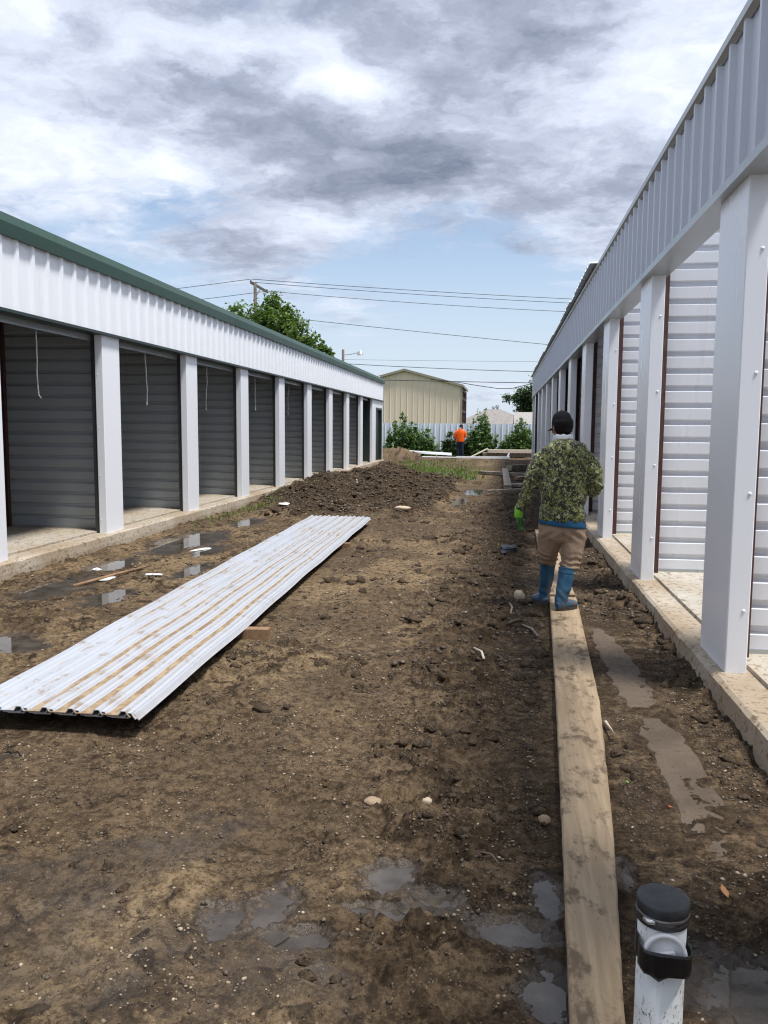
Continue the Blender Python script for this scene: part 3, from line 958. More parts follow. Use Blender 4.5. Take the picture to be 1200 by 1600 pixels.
# beige gabled shed
shed = empty('metal_shed', (0, 64, 0))
tag(shed, 'tall beige ribbed metal shed with low gable beyond the fence', 'building')
x0, x1, xa, ze, za, dp = -12.2, -3.2, -7.7, 4.82, 6.02, 8.0
def roof_z(x):
    return ze + (za - ze) * (1 - abs(x - xa) / (x1 - xa))
n = 10
pw = (x1 - x0) / n
for i in range(n):
    a, b = x0 + i * pw, x0 + (i + 1) * pw
    mb = MB()
    pts = []
    for r in range(2):
        c = a + pw * (r + 0.5) / 2
        pts += [(c - pw / 4, 0.0), (c - 0.05, 0.0), (c - 0.022, -0.035), (c + 0.022, -0.035), (c + 0.05, 0.0)]
    pts.append((b, 0.0))
    for (px, py) in pts:
        mb.v += [(px, py, 0), (px, py, min(roof_z(px), 99))]
    mb.f = [(2 * j, 2 * j + 2, 2 * j + 3, 2 * j + 1) for j in range(len(pts) - 1)]
    mb.build('wall_panel', M['beige'], shed)
for sx in (-1, 1):
    xe = xa + sx * (x1 - xa + 0.12)
    zz = ze - 0.03
    mb = MB()
    mb.v = [(xa, -0.25, za + 0.02), (xe, -0.25, zz), (xe, dp + 0.2, zz), (xa, dp + 0.2, za + 0.02), (xa, -0.25, za + 0.2), (xe, -0.25, zz + 0.18), (xe, dp + 0.2, zz + 0.18), (xa, dp + 0.2, za + 0.2)]
    mb.f = [(0, 1, 2, 3), (4, 7, 6, 5), (0, 4, 5, 1), (1, 5, 6, 2), (2, 6, 7, 3), (0, 3, 7, 4)]
    mb.build('roof', M['beige_trim'], shed)
MB().quadbox(x1 - 0.10, x1 + 0.03, -0.045, 0.05, 0, ze).build('corner_trim', M['beige_trim'], shed)
for j in range(4):
    MB().quadbox(x1 - 0.16, x1, 0.1 + j * 2.55, 0.28 + j * 2.55, 0, ze - 0.05).build('column', M['red_iron'], shed)
for z in (0.9, 1.9, 2.9, 3.9, 4.55):
    MB().quadbox(x1 - 0.14, x1 - 0.02, 0.29, dp - 0.2, z, z + 0.2).build('girt', M['red_iron'], shed)
MB().quadbox(x0, x1 - 0.3, dp - 0.1, dp, 0, ze).build('back_wall', M['red_iron'], shed)

# two grey-roofed houses
house = empty('house', (-1.0, 80, 0))
tag(house, 'low house with grey hipped shingle roof and two roof vents', 'house')
MB().quadbox(-3.1, 3.4, -4.6, 4.6, 0, 2.1).build('wall', simple('pale_siding', (0.45, 0.43, 0.40)), house)
mb = MB()
mb.v = [(-3.5, -5, 2.05), (3.8, -5, 2.05), (3.8, 5, 2.05), (-3.5, 5, 2.05), (-0.55, -0.8, 3.45), (0.75, -0.8, 3.45), (0.75, 0.8, 3.45), (-0.55, 0.8, 3.45),
        (-3.5, -5, 1.93), (3.8, -5, 1.93), (3.8, 5, 1.93), (-3.5, 5, 1.93)]
mb.f = [(0, 1, 5, 4), (1, 2, 6, 5), (2, 3, 7, 6), (3, 0, 4, 7), (4, 5, 6, 7), (8, 9, 1, 0), (9, 10, 2, 1), (10, 11, 3, 2), (11, 8, 0, 3), (11, 10, 9, 8)]
hr = mb.build('roof', M['shingle'], house)
for vx, vz in ((0.05, 0.30), (0.42, 0.42)):
    MB().tube([(vx, 0, 3.4), (vx, 0, 3.4 + vz * 0.6), (vx, 0, 3.4 + vz * 0.62), (vx, 0, 3.45 + vz)], [0.11, 0.11, 0.2, 0.15], 10).build('roof_vent', M['galv_trim'], hr)
house2 = empty('house', (4.2, 72, 0))
tag(house2, 'house with plain pale grey roof slope beside the dark tree', 'house')
MB().quadbox(-3.0, 4, -3.2, 3.2, 0, 2.1).build('wall', simple('cream_siding', (0.50, 0.47, 0.42)), house2)
mb = MB()
mb.v = [(-3.3, -3.6, 2.0), (4.3, -3.6, 2.0), (4.3, 3.6, 2.0), (-3.3, 3.6, 2.0), (-3.3, 0, 3.05), (4.3, 0, 3.05), (-3.3, -3.6, 1.88), (4.3, -3.6, 1.88), (4.3, 3.6, 1.88), (-3.3, 3.6, 1.88)]
mb.f = [(0, 1, 5, 4), (2, 3, 4, 5), (6, 7, 1, 0), (8, 9, 3, 2), (0, 4, 3, 9, 6), (1, 7, 8, 2, 5), (6, 9, 8, 7)]
mb.build('roof', simple('pale_shingle', (0.30, 0.285, 0.27), 0.9), house2)


# ---- utility poles and wires
def utility_pole(loc, h, label, arm=None, lamp=False):
    p = empty('utility_pole', loc)
    tag(p, label, 'utility pole')
    MB().tube([(0, 0, -0.5), (0, 0, h * 0.5), (0, 0, h)], [0.15, 0.125, 0.09], 10).build('pole', M['pole'], p, True)
    if arm:
        a0, a1, az = arm
        MB().quadbox(-0.19, -0.125, a0, a1, az - 0.07, az + 0.07, 0.01).build('crossarm', M['pole'], p)
        MB().tube([(-0.15, a0 + 0.55 * (a1 - a0), az - 0.08), (-0.13, 0.05, az - 0.95)], 0.028, 6).build('brace', M['pole'], p)
        for yy_ in (a0 + 0.06, a0 + 0.75, a1 - 0.08):
            MB().tube([(-0.155, yy_, az + 0.06), (-0.155, yy_, az + 0.12), (-0.155, yy_, az + 0.14), (-0.155, yy_, az + 0.2)], [0.02, 0.045, 0.06, 0.03], 8).build('insulator', M['galv'], p, True)
    if lamp:
        MB().tube([(0, 0, h - 0.4), (0.6, 0, h - 0.35), (1.25, 0, h - 0.2)], 0.03, 6).build('lamp_arm', M['galv_trim'], p)
        MB().tube([(1.25, 0, h - 0.05), (1.27, 0, h - 0.2), (1.28, 0, h - 0.4)], [0.06, 0.16, 0.26], 10).build('lamp_shade', M['galv_trim'], p)
    return p


utility_pole((-14.0, 45.5, 0), 9.75, 'wooden utility pole with slanting crossarm rising behind the leafy tree', (-0.35, 3.0, 9.68))
utility_pole((-11.8, 60, 0), 7.35, 'short wooden pole with a small lamp beyond the green eave', None, True)


def wire(p, q, sag, r, label, n=24):
    p, q = Vector(p), Vector(q)
    pts = []
    for i in range(n + 1):
        t = i / n
        v = p.lerp(q, t)
        v.z -= sag * 4 * t * (1 - t)
        pts.append(v)
    o = MB().tube(pts, r, 5).build('power_line', M['wire'], None, True)
    tag(o, label, 'cable', 'overhead lines crossing the far end of the yard')
    return o


wire((-14.15, 45.2, 9.86), (23.9, 57.6, 9.5), 0.30, 0.016, 'topmost overhead wire running right from the crossarm')
wire((-14.15, 45.9, 9.80), (23.9, 58.3, 9.4), 0.36, 0.016, 'overhead wire just below the topmost one right of the crossarm')
wire((-14.15, 48.4, 9.72), (23.9, 60.9, 9.36), 0.46, 0.016, 'third overhead wire from the top running right of the crossarm')
wire((-13.9, 45.5, 7.95), (23.9, 58, 5.4), 0.15, 0.016, 'lone sloping wire crossing the tree crown below the upper three')
wire((-14.15, 45.2, 9.86), (-47.9, 51.7, 9.5), 0.5, 0.016, 'upper overhead wire leading left from the crossarm')
wire((-14.15, 48.4, 9.72), (-47.9, 54.9, 9.3), 0.5, 0.016, 'lower overhead wire leading left from the crossarm')
wire((-11.7, 60, 6.32), (16, 60, 5.5), 0.22, 0.022, 'dark cable running right from the short lamp pole')
wire((-11.7, 60, 6.62), (16, 60, 6.3), 0.06, 0.009, 'hair-thin pale wire above the lamp pole cable')
wire((-33.9, 55.4, 5.75), (15.9, 60, 4.75), 0.25, 0.026, 'lowest straight cable passing in front of the beige gable')
# cable drooping below the lowest straight one
pts = [(-5.1, 57.7, 5.02), (-3.4, 57.8, 4.86), (-1.8, 57.9, 4.6), (-0.4, 58.0, 4.40), (0.6, 58.1, 4.42), (1.8, 58.2, 4.72), (4.5, 58.5, 4.98)]
tag(MB().tube(pts, 0.026, 5).build('power_line', M['wire'], None, True), 'cable drooping in a bow right of the beige gable', 'cable', 'overhead lines crossing the far end of the yard')


# ---- vegetation
def leaf_cloud(centres, n, size, rng, squash=0.8, mat=None, name='crown', parent=None, shell=0.55, droop=0.0):
    """many small leaf faces spread through several uneven lobes; two-triangle leaves bent along the midrib"""
    cs = np.array([c[:3] for c in centres])
    rs = np.array([c[3] for c in centres])
    wts = rs ** 2.2
    pick = rng.choice(len(cs), size=n, p=wts / wts.sum())
    d = rng.normal(size=(n, 3))
    d /= np.linalg.norm(d, axis=1)[:, None]
    # twig clumps: leaves gather round random twig ends
    rad = rs[pick] * (shell + (1 - shell) * rng.random(n)) * (0.85 + 0.3 * rng.random(n))
    P = cs[pick] + d * rad[:, None] * np.array([1, 1, squash])
    ntw = max(8, n // 22)
    tw = P[rng.choice(n, ntw)]
    near = rng.integers(0, ntw, n)
    dd = rng.normal(size=(n, 3)) * (rs.mean() * 0.13)
    clump = rng.random(n) < 0.75
    P = np.where(clump[:, None], tw[near] + dd, P)
    P[:, 2] -= droop * np.abs(rng.normal(size=n))
    a = rng.normal(size=(n, 3))
    a[:, 2] = a[:, 2] * 0.5 - 0.35
    a /= np.linalg.norm(a, axis=1)[:, None]
    b = np.cross(a, rng.normal(size=(n, 3)) * 0.6 + np.array([0, 0, 1]))
    b /= np.linalg.norm(b, axis=1)[:, None]
    up = np.cross(b, a)
    L = size * (0.6 + 0.8 * rng.random(n))[:, None]
    Wd = L * 0.32
    v0, v2 = P, P + a * L
    mid = P + a * L * 0.5 + up * L * 0.08
    v1, v3 = mid + b * Wd, mid - b * Wd
    V = np.stack([v0, v1, v2, v3], 1).reshape(-1, 3)
    F = np.arange(4 * n).reshape(n, 4)
    me = fast_mesh(name, V, F)
    return link(name, me, mat, parent)


def branchy(root, base, ends, r0, mat):
    mb = MB()
    top = Vector(base)
    for e, r in ends:
        e = Vector(e)
        m1 = top.lerp(e, 0.35) + Vector((rnd.uniform(-.1, .1), rnd.uniform(-.1, .1), 0.12)) * (e - top).length * 0.4
        mb.tube([top, m1, e], [r, r * 0.7, r * 0.2], 7)
    return mb


rng = np.random.default_rng(11)
tree = empty('tree', (-12.45, 42, 0.45))
tag(tree, 'bright green leafy tree rising behind the long green eave', 'tree')
lobes = [(-1.55, 0, 7.0, 0.85), (-1.7, 0.2, 6.1, 1.0), (-2.3, 0.3, 6.3, 0.6), (0.05, 0, 6.9, 1.0), (0.35, 0.1, 7.75, 0.5), (0.9, -.2, 6.2, 1.2), (-0.5, -.3, 5.8, 1.3), (1.7, 0, 6.7, 0.62),
         (1.9, 0.2, 5.5, 1.0), (0.6, 0.6, 4.8, 1.6), (2.35, 0, 4.8, 0.8), (-1.4, 0.4, 4.6, 1.4), (1.15, 0, 7.2, 0.4), (3.0, 0, 4.9, 0.35)]
MB().tube([(0, 0, -0.2), (0.1, 0, 1.2), (0, 0.1, 2.6), (-0.1, 0.1, 3.6)], [0.26, 0.2, 0.17, 0.14], 10).build('trunk', M['bark'], tree, True)
mb = MB()
for c in lobes:
    e = Vector((c[0], c[1], c[2] + c[3] * 0.3))
    mb.tube([(-0.05, 0.1, 3.2), Vector((-0.05, 0.1, 3.2)).lerp(e, 0.5) + Vector((0, 0, 0.3)), e], [0.10, 0.06, 0.015], 6)
mb.build('limbs', M['bark'], tree, True)
leaf_cloud(lobes, 17000, 0.19, rng, 0.95, M['leaf'], 'crown', tree, 0.35)
# arching spray on the right of the crown
mb = MB()
V = []
for k in range(5):
    p = [(2.5, 0.1 * k, 4.6 + 0.1 * k), (3.0, 0.1 * k, 5.25 + 0.1 * k), (3.45, 0.1 * k, 5.25 - 0.08 * k), (3.7 - 0.1 * k, 0.1 * k, 4.7)]
    mb.tube(p, [0.02, 0.015, 0.01, 0.005], 5)
    for i in range(3):
        for t in np.linspace(0, 1, 16):
            V.append(tuple(np.array(p[i]) * (1 - t) + np.array(p[i + 1]) * t) + (0.10,))
mb.build('spray_stems', M['bark'], tree)
leaf_cloud(V, 900, 0.16, rng, 1, M['leaf'], 'spray', tree, 0.1)

dt = empty('tree', (4.6, 95, 0))
tag(dt, 'dark dense tree over the grey roofs at the right building end', 'tree')
MB().tube([(0, 0, -0.2), (0.1, 0, 1.5), (0, 0, 3.4)], [0.4, 0.3, 0.24], 10).build('trunk', M['bark'], dt, True)
lobes = [(-1.6, 0, 5.4, 1.5), (-2.9, 0, 5.0, 1.0), (-4.2, 0, 5.1, 0.55), (-0.2, 0, 6.2, 1.6), (1.6, 0, 6.0, 1.9), (-1.0, 0, 4.0, 1.5), (0.8, 0, 4.2, 1.8), (-2.2, 0, 3.8, 1.0), (3, 0, 5.0, 1.5)]
mb = MB()
for c in lobes:
    mb.tube([(0, 0, 3.0), (c[0] * 0.5, 0, 3.0 + (c[2] - 3) * 0.6), (c[0], c[1], c[2])], [0.16, 0.09, 0.02], 6)
mb.build('limbs', M['bark'], dt, True)
leaf_cloud(lobes, 13000, 0.30, rng, 0.8, M['leaf_dark'], 'crown', dt, 0.35)
st = empty('tree', (-12.6, 63.0, 0))
tag(st, 'small leafy treetop beside the short lamp pole', 'tree')
MB().tube([(0, 0, -0.2), (0, 0, 3), (0.1, 0, 5.8)], [0.2, 0.14, 0.06], 8).build('trunk', M['bark'], st, True)
leaf_cloud([(0, 0, 5.9, 0.8), (0.5, 0, 5.4, 1.0), (-0.6, 0, 5.2, 1.0), (0, 0, 4.2, 1.5)], 2500, 0.2, rng, 0.9, M['leaf'], 'crown', st, 0.3)


def weed_clump(x, y, w, h, n_stems, label, spiky=0.5, mat='weed', leaf=0.13, seed=1):
    """tall weeds: leaning stems with leaves along them"""
    r = np.random.default_rng(seed)
    z0 = gz(x, y)
    root = empty('tall_weeds', (x, y, z0))
    tag(root, label, 'shrub', 'weeds along the fence')
    mb = MB()
    cs = []
    for k in range(n_stems):
        a = r.random() * 2 * PI
        rad = w * math.sqrt(r.random())
        bx, by = rad * math.cos(a), 0.45 * rad * math.sin(a)
        hh = 1.18 * h * (1 - spiky * (abs(bx) / w) ** 1.3) * (0.55 + 0.45 * r.random())
        lx, ly = r.normal() * 0.12, r.normal() * 0.10
        pts = [(bx, by, -0.05), (bx + lx * 0.4, by + ly * 0.4, hh * 0.5), (bx + lx, by + ly, hh)]
        mb.tube(pts, [0.016, 0.011, 0.004], 5)
        m = max(4, int(hh / 0.11))
        for i in range(m):
            t = (i + 0.6) / m
            c = np.array(pts[0]) * (1 - t) ** 2 + 2 * t * (1 - t) * np.array(pts[1]) + t * t * np.array(pts[2])
            cs.append((c[0], c[1], c[2], 0.17 * (1.25 - t) + 0.04))
    mb.build('stems', M['weed'], root)
    leaf_cloud(cs, len(cs) * 15, leaf, r, 0.7, M[mat], 'foliage', root, 0.25, 0.03)
    return root


weed_clump(-5.2, 43.3, 0.95, 2.0, 42, 'big dense dark green weed clump right beside the left building corner', 0.35, 'weed', 0.14, 1)
weed_clump(-4.15, 43.2, 0.75, 1.35, 26, 'lower bushy weeds just right of the big corner clump', 0.4, 'weed', 0.13, 2)
weed_clump(-3.3, 43.5, 0.5, 0.85, 14, 'short thin weeds in the gap left of the orange worker', 0.4, 'weed', 0.11, 3)
weed_clump(-2.45, 43.2, 0.75, 1.45, 28, 'bushy weeds with a thin tall tip behind the orange worker', 0.4, 'leaf_dark', 0.13, 4)
weed_clump(-1.1, 43.2, 0.72, 2.45, 40, 'tallest leafy weed clump just right of the orange worker', 0.55, 'weed', 0.14, 5)
weed_clump(-0.15, 43.6, 0.55, 0.9, 16, 'low dull weeds between the two tall clumps right of the worker', 0.3, 'leaf_dark', 0.12, 6)
weed_clump(0.95, 43.1, 0.75, 1.95, 38, 'leafy weed clump beside the far end of the right building', 0.5, 'weed', 0.14, 7)
weed_clump(1.75, 43.4, 0.6, 1.6, 22, 'weeds half hidden behind the right building end', 0.4, 'leaf_dark', 0.13, 8)
weed_clump(0.3, 43.0, 0.5, 1.1, 16, 'yellowish weeds left of the clump at the right building', 0.4, 'weed', 0.12, 9)

# grass round the far pond and along the slab
r = np.random.default_rng(5)
spots = []
for (cx_, cy_, sx_, sy_, n_) in ((-3.4, 31.2, 0.55, 2.2, 700), (-2.7, 32.6, 1.0, 1.0, 450), (-1.3, 28.5, 0.35, 1.4, 260), (-2.2, 30.8, 0.8, 1.0, 200), (-4.9, 15.4, 0.13, 1.6, 240), (-3.6, 35.5, 1.2, 1.5, 300)):
    spots.append(np.stack([cx_ + r.normal(size=n_) * sx_, cy_ + r.normal(size=n_) * sy_], 1))
S = np.concatenate(spots)
S = S[S[:, 0] > -5.15]
S = S[:, :2]
zz = gz_arr(S[:, 0], S[:, 1])
n = len(S)
H_ = (0.04 + 0.11 * r.random(n) ** 1.5) * np.where(S[:, 1] < 20, 0.6, 1.0)
an = r.random(n) * 2 * PI
tip = np.stack([np.cos(an), np.sin(an)], 1) * (H_ * 0.45)[:, None]
wd = np.stack([-np.sin(an), np.cos(an)], 1) * (0.010 + 0.0006 * S[:, 1])[:, None]
V = np.zeros((n, 4, 3))
V[:, 0, :2], V[:, 1, :2] = S - wd, S + wd
V[:, 2, :2], V[:, 3, :2] = S + tip + wd * 0.15, S + tip - wd * 0.15
V[:, 0, 2] = V[:, 1, 2] = zz - 0.01
V[:, 2, 2] = V[:, 3, 2] = zz + H_
g_ = link('grass', fast_mesh('grass', V.reshape(-1, 3), np.arange(4 * n).reshape(n, 4)), M['grass'])
tag(g_, 'sparse green grass sprouting round the far pond', 'grass', None, 'stuff')
#SPLIT_OBJECTS

# ------------------------------------------------------------------ pile of roofing sheets on timber blocks
SH_A = 0.033          # pile runs almost along the yard
PC = Vector((-2.36, 3.90, 0))
SHL = 9.6


def sheet_profile():
    """(x, z, pan) over the width: pan is 1 in the flats where clay settles"""
    p = []
    pitch, hh = 0.145, 0.023
    p.append((-0.462, -0.004, 0.0))
    for i in range(7):
        c = -0.435 + i * pitch
        p += [(c - 0.028, 0.0, 0.95), (c - 0.025, 0.004, 0.3), (c - 0.013, hh, 0.0), (c + 0.013, hh, 0.0), (c + 0.025, 0.004, 0.3), (c + 0.028, 0.0, 0.95)]
        if i < 6:
            p += [(c + 0.040, 0.0005, 1.0), (c + pitch - 0.040, 0.0005, 1.0)]
    p.append((0.472, -0.010, 0.3))
    return p


def roof_sheet(dx, dy, dz, ln, rot, mat, label, sag, seed):
    pr = sheet_profile()
    mb = MB()
    ny = 46
    for i in range(ny + 1):
        yy_ = ln * i / ny
        for (x_, z_, _) in pr:
            wob = 0.005 * math.sin(yy_ * 1.7 + seed) * (x_ + 0.2) + 0.004 * math.sin(yy_ * 3.9 + 2 * seed + x_ * 3)
            mb.v.append((x_ + 0.004 * math.sin(yy_ * 0.8 + seed), yy_, z_ + wob))
    m_ = len(pr)
    for i in range(ny):
        for j in range(m_ - 1):
            a = i * m_ + j
            mb.f.append((a, a + 1, a + m_ + 1, a + m_))
    o = mb.build('roof_sheet', mat, None)
    at_ = o.data.color_attributes.new('pan', 'FLOAT_COLOR', 'POINT')
    at_.data.foreach_set('color', np.array([(p_[2], 0, 0, 1) for _ in range(ny + 1) for p_ in pr], dtype=np.float32).ravel())
    o.location = (PC.x + dx, PC.y + dy, dz)
    o.rotation_euler = (math.radians(0.05), math.radians(sag), SH_A + rot)
    sm = o.modifiers.new('thickness', 'SOLIDIFY')
    sm.thickness = 0.004
    sm.offset = -1
    tag(o, label, 'roof sheet', 'ribbed roofing sheets in the pile')
    return o


roof_sheet(0.012, 0.04, 0.078, SHL - 0.05, 0.0012, M['sheet_edge'], 'lowest white ribbed roofing sheet of the pile, resting on the blocks', 0.0, 1.0)
roof_sheet(0.020, 0.02, 0.088, SHL, -0.0008, M['sheet_edge'], 'second white ribbed roofing sheet from the bottom of the pile', 0.0, 1.0)
roof_sheet(0.010, 0.00, 0.098, SHL - 0.02, 0.0005, M['sheet_edge'], 'third ribbed roofing sheet, just under the clay-stained top one', 0.0, 1.0)
roof_sheet(-0.018, -0.01, 0.109, SHL - 0.03, 0.0042, M['sheet'], 'top white ribbed roofing sheet with tan clay dried in its pans', 0.0, 1.0)
for (bx, by, ang, ln, lab) in ((-2.36, 5.93, 0.10, 1.22, 'brown timber block poking out under the near half of the sheet pile'),
                                (-2.60, 10.75, -0.05, 1.2, 'timber block under the far half of the sheet pile')):
    o = MB().quadbox(-ln / 2, ln / 2, -0.045, 0.045, -0.035, 0.072, 0.004).build('timber_block', M['block'], None, loc=(bx, by, 0.0), )
    o.rotation_euler = (0, 0, ang)
    tag(o, lab, 'timber block', 'blocks under the sheet pile')


# ------------------------------------------------------------------ walking planks
def plank(name, stations, th, mat, label, cat, group=None, jag=0.004, seed=0, cup=0.0):
    """stations: (y, xleft, xright, ztop); worn edges, gently bent"""
    y0_, y1_ = stations[0][0], stations[-1][0]
    n_ = max(8, int((y1_ - y0_) / 0.05))
    yy_ = np.linspace(y0_, y1_, n_ + 1)
    st_ = np.array(stations)
    xl, xr, zt = (np.interp(yy_, st_[:, 0], st_[:, i]) for i in (1, 2, 3))
    xl = xl + jag * fbm(yy_ * 6, yy_ * 0, 3, 0.6, 300 + seed)
    xr = xr + jag * fbm(yy_ * 6, yy_ * 0 + 5, 3, 0.6, 301 + seed)
    zt = zt + 0.006 * pn(yy_ * 0.8, yy_ * 0, 302 + seed)
    mb = MB()
    ox, oy = stations[0][1], y0_
    for i in range(n_ + 1):
        a, b, z = xl[i], xr[i], zt[i]
        c = 0.006
        ring = [(a, z - th), (a, z - c), (a + c, z), ((a + b) / 2, z + cup), (b - c, z), (b, z - c), (b, z - th)]
        mb.v += [(x_ - ox, yy_[i] - oy, z_) for x_, z_ in ring]
        if i:
            k = (i - 1) * 7
            mb.f += [(k + j, k + (j + 1) % 7, k + 7 + (j + 1) % 7, k + 7 + j) for j in range(7)]
    mb.f += [tuple(reversed(range(7))), tuple(n_ * 7 + j for j in range(7))]
    o = mb.build(name, mat, None, loc=(ox, oy, 0))
    tag(o, label, cat, group)
    return o


plank('walking_plank', [(1.25, 0.165, 0.295, 0.040), (2.15, 0.215, 0.362, 0.043), (3.2, 0.268, 0.468, 0.044), (4.75, 0.342, 0.592, 0.045), (7.75, 0.470, 0.718, 0.045)], 0.05,
      M['plank'], 'long tan wooden walkway plank running from the near edge to the worker', 'plank', 'planks of the walkway', 0.0022, 0)
plank('walking_plank', [(7.80, 0.462, 0.712, 0.05), (12.9, 0.530, 0.775, 0.05)], 0.05, M['plank'],
      'farther walkway plank leading on beyond the worker', 'plank', 'planks of the walkway', 0.0022, 9)
# splinter standing off the long plank
mb = MB()
mb.v = [(0, 0, 0), (0.012, -0.004, 0.003), (0.028, -0.22, 0.012), (0.0, 0.0, -0.015), (0.016, -0.004, -0.012), (0.03, -0.22, 0.002)]
mb.f = [(0, 1, 2), (3, 5, 4), (0, 2, 5, 3), (1, 4, 5, 2), (0, 3, 4, 1)]
tag(mb.build('wood_splinter', M['pale_board'], None, loc=(0.582, 4.45, 0.035)), 'pale splinter peeling off the right edge of the plank', 'splinter')
# boards trodden into the mud
plank('sunken_board', [(3.08, 0.80, 0.93, 0.001), (3.3, 0.775, 0.955, 0.005), (3.6, 0.775, 0.99, 0.006), (4.3, 0.765, 0.99, 0.006), (4.62, 0.80, 0.945, 0.000)], 0.03, M['mudboard'],
      'mud-coated board sunk flush in the ground near the white pipe', 'board', 'boards trodden into the mud', 0.03, 3, 0.004)
plank('sunken_board', [(4.80, 0.77, 0.93, 0.000), (5.05, 0.735, 0.965, 0.007), (5.9, 0.72, 0.93, 0.008), (6.72, 0.73, 0.86, 0.001)], 0.03, M['mudboard'],
      'mud-coated board sunk flush beside the worker\'s plank', 'board', 'boards trodden into the mud', 0.03, 5, 0.004)


# ------------------------------------------------------------------ capped drain pipe in the foreground
def pipe_material():
    m, t, b, o = new_mat('scuffed_white_pipe')
    tc = t.add('ShaderNodeTexCoord').outputs['Object']
    n1 = t.noise(t.mapping(tc, (1, 1, 0.6)), 42, 5, 0.6)
    n2 = t.noise(tc, 9, 4, 0.6)
    n3 = t.noise(t.mapping(tc, (1, 1, 0.5)), 130, 3, 0.6)
    c = t.mix(t.ramp(n2, 0.45, 0.72, 0, 0.6), (0.70, 0.71, 0.69), (0.42, 0.36, 0.27))
    spk = t.math('MULTIPLY', t.ramp(n3, 0.58, 0.62), t.ramp(n2, 0.44, 0.56))
    c = t.mix(t.math('MULTIPLY', spk, 0.9), c, (0.05, 0.045, 0.04))
    c = t.mix(t.ramp(n1, 0.66, 0.74, 0, 0.85), c, (0.10, 0.07, 0.04))
    t.put(b.inputs['Base Color'], c)
    b.inputs['Roughness'].default_value = 0.4
    return m


pr_ = 0.0555
PX, PY = 0.398, 1.90
gp = gz(PX, PY)
pipe = empty('drain_pipe', (PX, PY, 0.0))
tag(pipe, 'white plastic drain pipe with black rubber cap standing in the mud', 'pipe')


def lathe(mb, prof, seg=40, c=(0, 0)):
    k = len(mb.v)
    for (r_, z_) in prof:
        mb.v += [(c[0] + r_ * math.cos(2 * PI * j / seg), c[1] + r_ * math.sin(2 * PI * j / seg), z_) for j in range(seg)]
    for i in range(len(prof) - 1):
        for j in range(seg):
            a, b = k + i * seg + j, k + i * seg + (j + 1) % seg
            mb.f.append((a, b, b + seg, a + seg))
    return mb


ZT = 0.505
mb = lathe(MB(), [(pr_, -0.35), (pr_, ZT - 0.02), (pr_ - 0.005, ZT - 0.02)])
mb.build('pipe', pipe_material(), pipe, True)
cp_ = simple('rubber_cap', (0.030, 0.032, 0.034), 0.5, 0.3, 40, bmp=0.15)
mb = lathe(MB(), [(0.0005, ZT + 0.0185), (0.030, ZT + 0.0190), (0.0565, ZT + 0.0185), (0.0592, ZT + 0.0172), (0.0605, ZT + 0.0145), (0.0610, ZT + 0.006), (0.0605, ZT - 0.004), (0.0590, ZT - 0.006), (0.0590, ZT - 0.022), (0.0605, ZT - 0.024), (0.0600, ZT - 0.034), (0.0560, ZT - 0.035)])
cap = mb.build('rubber_cap', cp_, pipe, True)
mb = lathe(MB(), [(0.0592, ZT - 0.008), (0.0612, ZT - 0.008), (0.0612, ZT - 0.0205), (0.0592, ZT - 0.0205)])
band = mb.build('clamp_band', simple('steel_band', (0.16, 0.15, 0.14), 0.35, 0.2, 30, 0.8), pipe, True)
a = math.radians(-128)
mb = MB().tube([(0.0635 * math.cos(a - .22), 0.0635 * math.sin(a - .22), ZT - 0.0155), (0.0660 * math.cos(a), 0.0660 * math.sin(a), ZT - 0.0150), (0.0640 * math.cos(a + .22), 0.0640 * math.sin(a + .22), ZT - 0.0135)], [0.0055, 0.0075, 0.005], 8)
mb.build('clamp_screw', simple('bright_steel', (0.62, 0.62, 0.6), 0.3, 0.1, 10, 0.9), band, True)
# white plug held against the pipe, rim up, by a wrap of black tape
plug = empty('pipe_plug', (PX - 0.004, PY - 0.061, 0.420))
tag(plug, 'round white plastic plug strapped to the drain pipe by black tape', 'plug')
rot = Matrix.Rotation(math.radians(84), 4, 'X') @ Matrix.Rotation(math.radians(14), 4, 'Z')
pm = simple('white_plastic', (0.78, 0.78, 0.79), 0.35, 0.04)
mb = lathe(MB(), [(0.0005, 0.001), (0.040, 0.001), (0.0405, 0.011), (0.0475, 0.012), (0.0490, 0.010), (0.0490, -0.004), (0.0475, -0.006), (0.0005, -0.006)], 40)
o = mb.build('disc', pm, plug, True)
o.matrix_local = rot
mb = MB().quadbox(-0.022, 0.022, -0.006, 0.006, 0.001, 0.014, 0.002)
o2 = mb.build('grip_bar', pm, plug)
o2.matrix_local = rot
tp = simple('black_tape', (0.010, 0.010, 0.011), 0.28, 0.3, 25)
